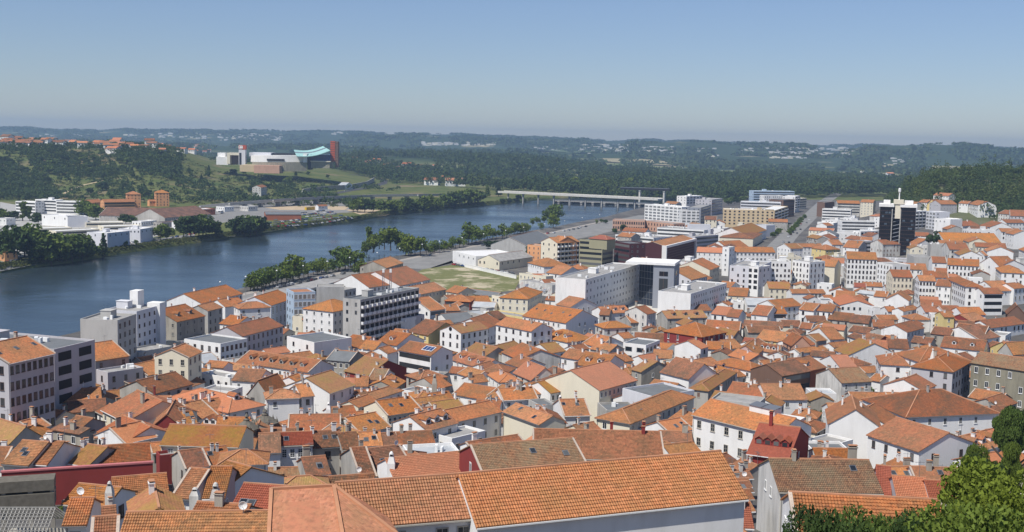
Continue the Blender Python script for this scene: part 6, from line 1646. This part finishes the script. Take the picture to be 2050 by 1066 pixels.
# ------------------------------------------------------------------ smaller houses closing the gaps between the others
FA_ = np.array(FOOT)
def inside(x, y, grow):
    dx, dy = x-FA_[:, 0], y-FA_[:, 1]; c, s = np.cos(FA_[:, 2]), np.sin(FA_[:, 2])
    return bool(np.any((np.abs(dx*c+dy*s) < FA_[:, 3]+grow) & (np.abs(-dx*s+dy*c) < FA_[:, 4]+grow)))
rf = random.Random(77); random.seed(77); made = 0; tries = 0
while tries < 6000 and made < 270:
    tries += 1
    u = rf.uniform(0, 2050); v = rf.uniform(585, 1200) if rf.random() < .7 else rf.uniform(415, 600)
    if u < 1250 and v < 600 or u < 700 and v < 660 or (u < 420 and v < 750): continue
    if 1230 < u < 1345 and 590 < v < 655: continue
    fv = v < 560 and u > 1180
    if v < 540 and abs(u-(1690-(v-380)*1.10)) < 34: continue
    if v < 560 and u < 1250+(v-415)*.0: continue
    if v < 470 and u > 1790+(470-v)*2.0: continue
    p = hit(u, v)
    if p.y < 195 or p.y > 1500 or p.z < 0 or float(yn(p.x/p.y)) - p.y < 60: continue
    i = int(np.argmin((FA_[:, 0]-p.x)**2+(FA_[:, 1]-p.y)**2))
    if math.hypot(FA_[i, 0]-p.x, FA_[i, 1]-p.y) > (48 if fv else 22): continue
    ang = FA_[i, 2]+rf.choice((0, 0, PI/2, -PI/2)); ang = (ang+PI/2) % PI-PI/2
    L, D = (rf.uniform(10, 22), rf.uniform(8, 14)) if fv else (rf.uniform(6, 11), rf.uniform(5, 9)); c, s = math.cos(ang), math.sin(ang); ok = True
    for fx in np.linspace(-.5, .5, 4):
        for fy in np.linspace(-.5, .5, 4):
            if inside(p.x+fx*L*c-fy*D*s, p.y+fx*L*s+fy*D*c, .15): ok = False; break
        if not ok: break
    if not ok: continue
    h = rf.uniform(6, 12) if fv else rf.uniform(4.5, 6.5); g = g1(p.x, p.y); mid = Vector((p.x+s*D/2, p.y-c*D/2, g+h)); E1 = mid-Vector((c, s, 0))*L/2; E2 = mid+Vector((c, s, 0))*L/2
    kd = rf.choice('ppphff') if fv else rf.choice('pppphgf'); build(kd, E1, E2, h, g, D, .42*(D/2 if kd == 'p' else min(L, D)/2 if kd == 'h' else L/2), rf.choice('wwwwGgcs'), rf.choice('kkmd') if kd == 'f' else rf.choice('oottbbln'), {}, None, None)
    REG[-1]['fill'] = 1; FA_ = np.array(FOOT); made += 1
print('filled', made, 'tries', tries)
# ------------------------------------------------------------------ past 300 town houses the smallest in view become one object
th = [q for q in REG if q['root'].name.startswith('town_house') and not q['mark'] and not q['label']]
tot = sum(q['root'].name.startswith('town_house') for q in REG)
th.sort(key=lambda q: q['L']*(q['D']*.3+q['rise']+2)/q['dist']**2*(.4 if q.get('fill') else 1)); rest = th[:max(0, tot-298)]
import bmesh
bm = bmesh.new(); mlist = []; uvl = bm.loops.layers.uv.new('UVMap')
VS, FS, MS, US = [], [], [], []
for q in rest:
    M0 = root_matrix(q['root'])
    todo = []
    for ch in list(q['root'].children):
        M_ = M0 @ Matrix.Translation(ch.location) @ ch.rotation_euler.to_matrix().to_4x4() @ Matrix.Diagonal((*ch.scale, 1)); todo += [(g, M_) for g in ch.children]+[(ch, M_)]
    for ch, M in todo:
        me = ch.data; off = len(VS)
        VS += [tuple(M @ v_.co) for v_ in me.vertices]
        mp = []
        for m_ in me.materials:
            if m_.name not in mlist: mlist.append(m_.name)
            mp.append(mlist.index(m_.name))
        uvd = me.uv_layers[0].data if me.uv_layers else None
        for pl in me.polygons:
            FS.append(tuple(off+v_ for v_ in pl.vertices)); MS.append(mp[pl.material_index])
            US += [tuple(uvd[i].uv) if uvd else (0, 0) for i in pl.loop_indices]
        bpy.data.objects.remove(ch)
    bpy.data.objects.remove(q['root']); REG.remove(q)
bm.free()
if FS:
    b = MB(); b.v, b.f, b.m, b.uv = VS, FS, MS, US; me = bpy.data.meshes.new('backstreet_houses'); me.from_pydata(VS, [], FS)
    for x in mlist: me.materials.append(bpy.data.materials[x])
    me.polygons.foreach_set('material_index', MS); me.uv_layers.new(name='UVMap').data.foreach_set('uv', np.array(US, np.float32).ravel()); me.update()
    tag(link('backstreet_houses', me), 'small tiled houses packed into the gaps of the old town', None, None, 'stuff')
# ------------------------------------------------------------------ labels that single each building out
marks = [q for q in REG if q['mark']]
ORD = ['', 'second ', 'third ', 'fourth ', 'fifth ', 'sixth ', 'seventh ', 'eighth ', 'ninth ', 'tenth ', 'eleventh ', 'twelfth ', 'thirteenth ', 'fourteenth ', 'fifteenth ']
used = {}
def kindword(q): return {'town_house': 'house', 'apartment_house': 'tall house', 'flat_roofed_building': 'building'}.get(q['root'].name.split('.')[0], q['root'].name.split('.')[0].replace('_', ' '))
for q in REG:
    if q['label']: continue
    best = min((m for m in marks if m is not q), key=lambda m: math.hypot(m['px'][0]-q['px'][0], 1.3*(m['px'][1]-q['px'][1])))
    dx, dy = q['px'][0]-best['px'][0], q['px'][1]-best['px'][1]
    rel = ('left of' if dx < 0 else 'right of') if abs(dx) > 1.3*abs(dy) else ('behind' if dy < 0 else 'in front of')
    q['rel'] = (rel, best['mark']); q['d'] = math.hypot(dx, dy)
    roofw = f"{q['roof']} {q['form']}" if q['form'] != 'flat' else 'flat'
    used.setdefault((q['wall'], roofw, kindword(q), rel, best['mark']), []).append(q)
for (wl, rfw, kw, rel, mk), lst in used.items():
    lst.sort(key=lambda q: q['d'])
    for i, q in enumerate(lst):
        pre = '' if len(lst) == 1 else 'nearest ' if i == 0 else ORD[i]+'nearest '
        q['label'] = f'{pre}{wl} {kw} with {rfw} roof {rel} the {mk}'
        if len(q['label'].split()) > 16: q['label'] = f'{pre}{wl} {kw}, {rfw} roof, {rel} {mk}'
        if len(q['label'].split()) > 16: q['label'] = f'{pre}{kw}, {rfw} roof, {rel} {mk}'
for q in REG:
    tag(q['root'], q['label'], q['cat'], 'houses of the old town' if q['cat'] == 'house' else 'blocks of the newer town' if q['cat'] == 'apartment block' else None)
# trees: by kind and place, counted from the left along their row
WH = {'near': 'along the near riverside promenade', 'far': 'on the far bank', 'hill': 'on the scrubby left hillside', 'depot': 'behind the white warehouses', 'avenue': 'lining the avenue', 'mill': 'among the blocks near the bridge', 'ridge': 'on the crest of the right hill'}
grp = {}
for t_ in TREES:
    if not t_['label']: grp.setdefault((t_['where'], t_['kd']), []).append(t_)
for (wh, kd), lst in grp.items():
    lst.sort(key=lambda t_: t_['px'][0])
    for i, t_ in enumerate(lst):
        nm = KNAME[kd].replace('_', ' ').replace('broadleaf ', 'leafy ')
        t_['label'] = f"{nm} {WH[wh]}" if wh in ('hill', 'avenue', 'depot', 'mill', 'ridge') or i >= 200 else None
        if t_['label'] is None:
            best = min(marks, key=lambda m: math.hypot(m['px'][0]-t_['px'][0], m['px'][1]-t_['px'][1])); t_['label'] = f"{nm} {WH[wh]}, place {i+1} counted from the left"
        t_['root']['group'] = f'trees {WH[wh]}'
for t_ in TREES: tag(t_['root'], t_['label'], 'shrub' if t_['kd'] == 'bush' else 'tree')
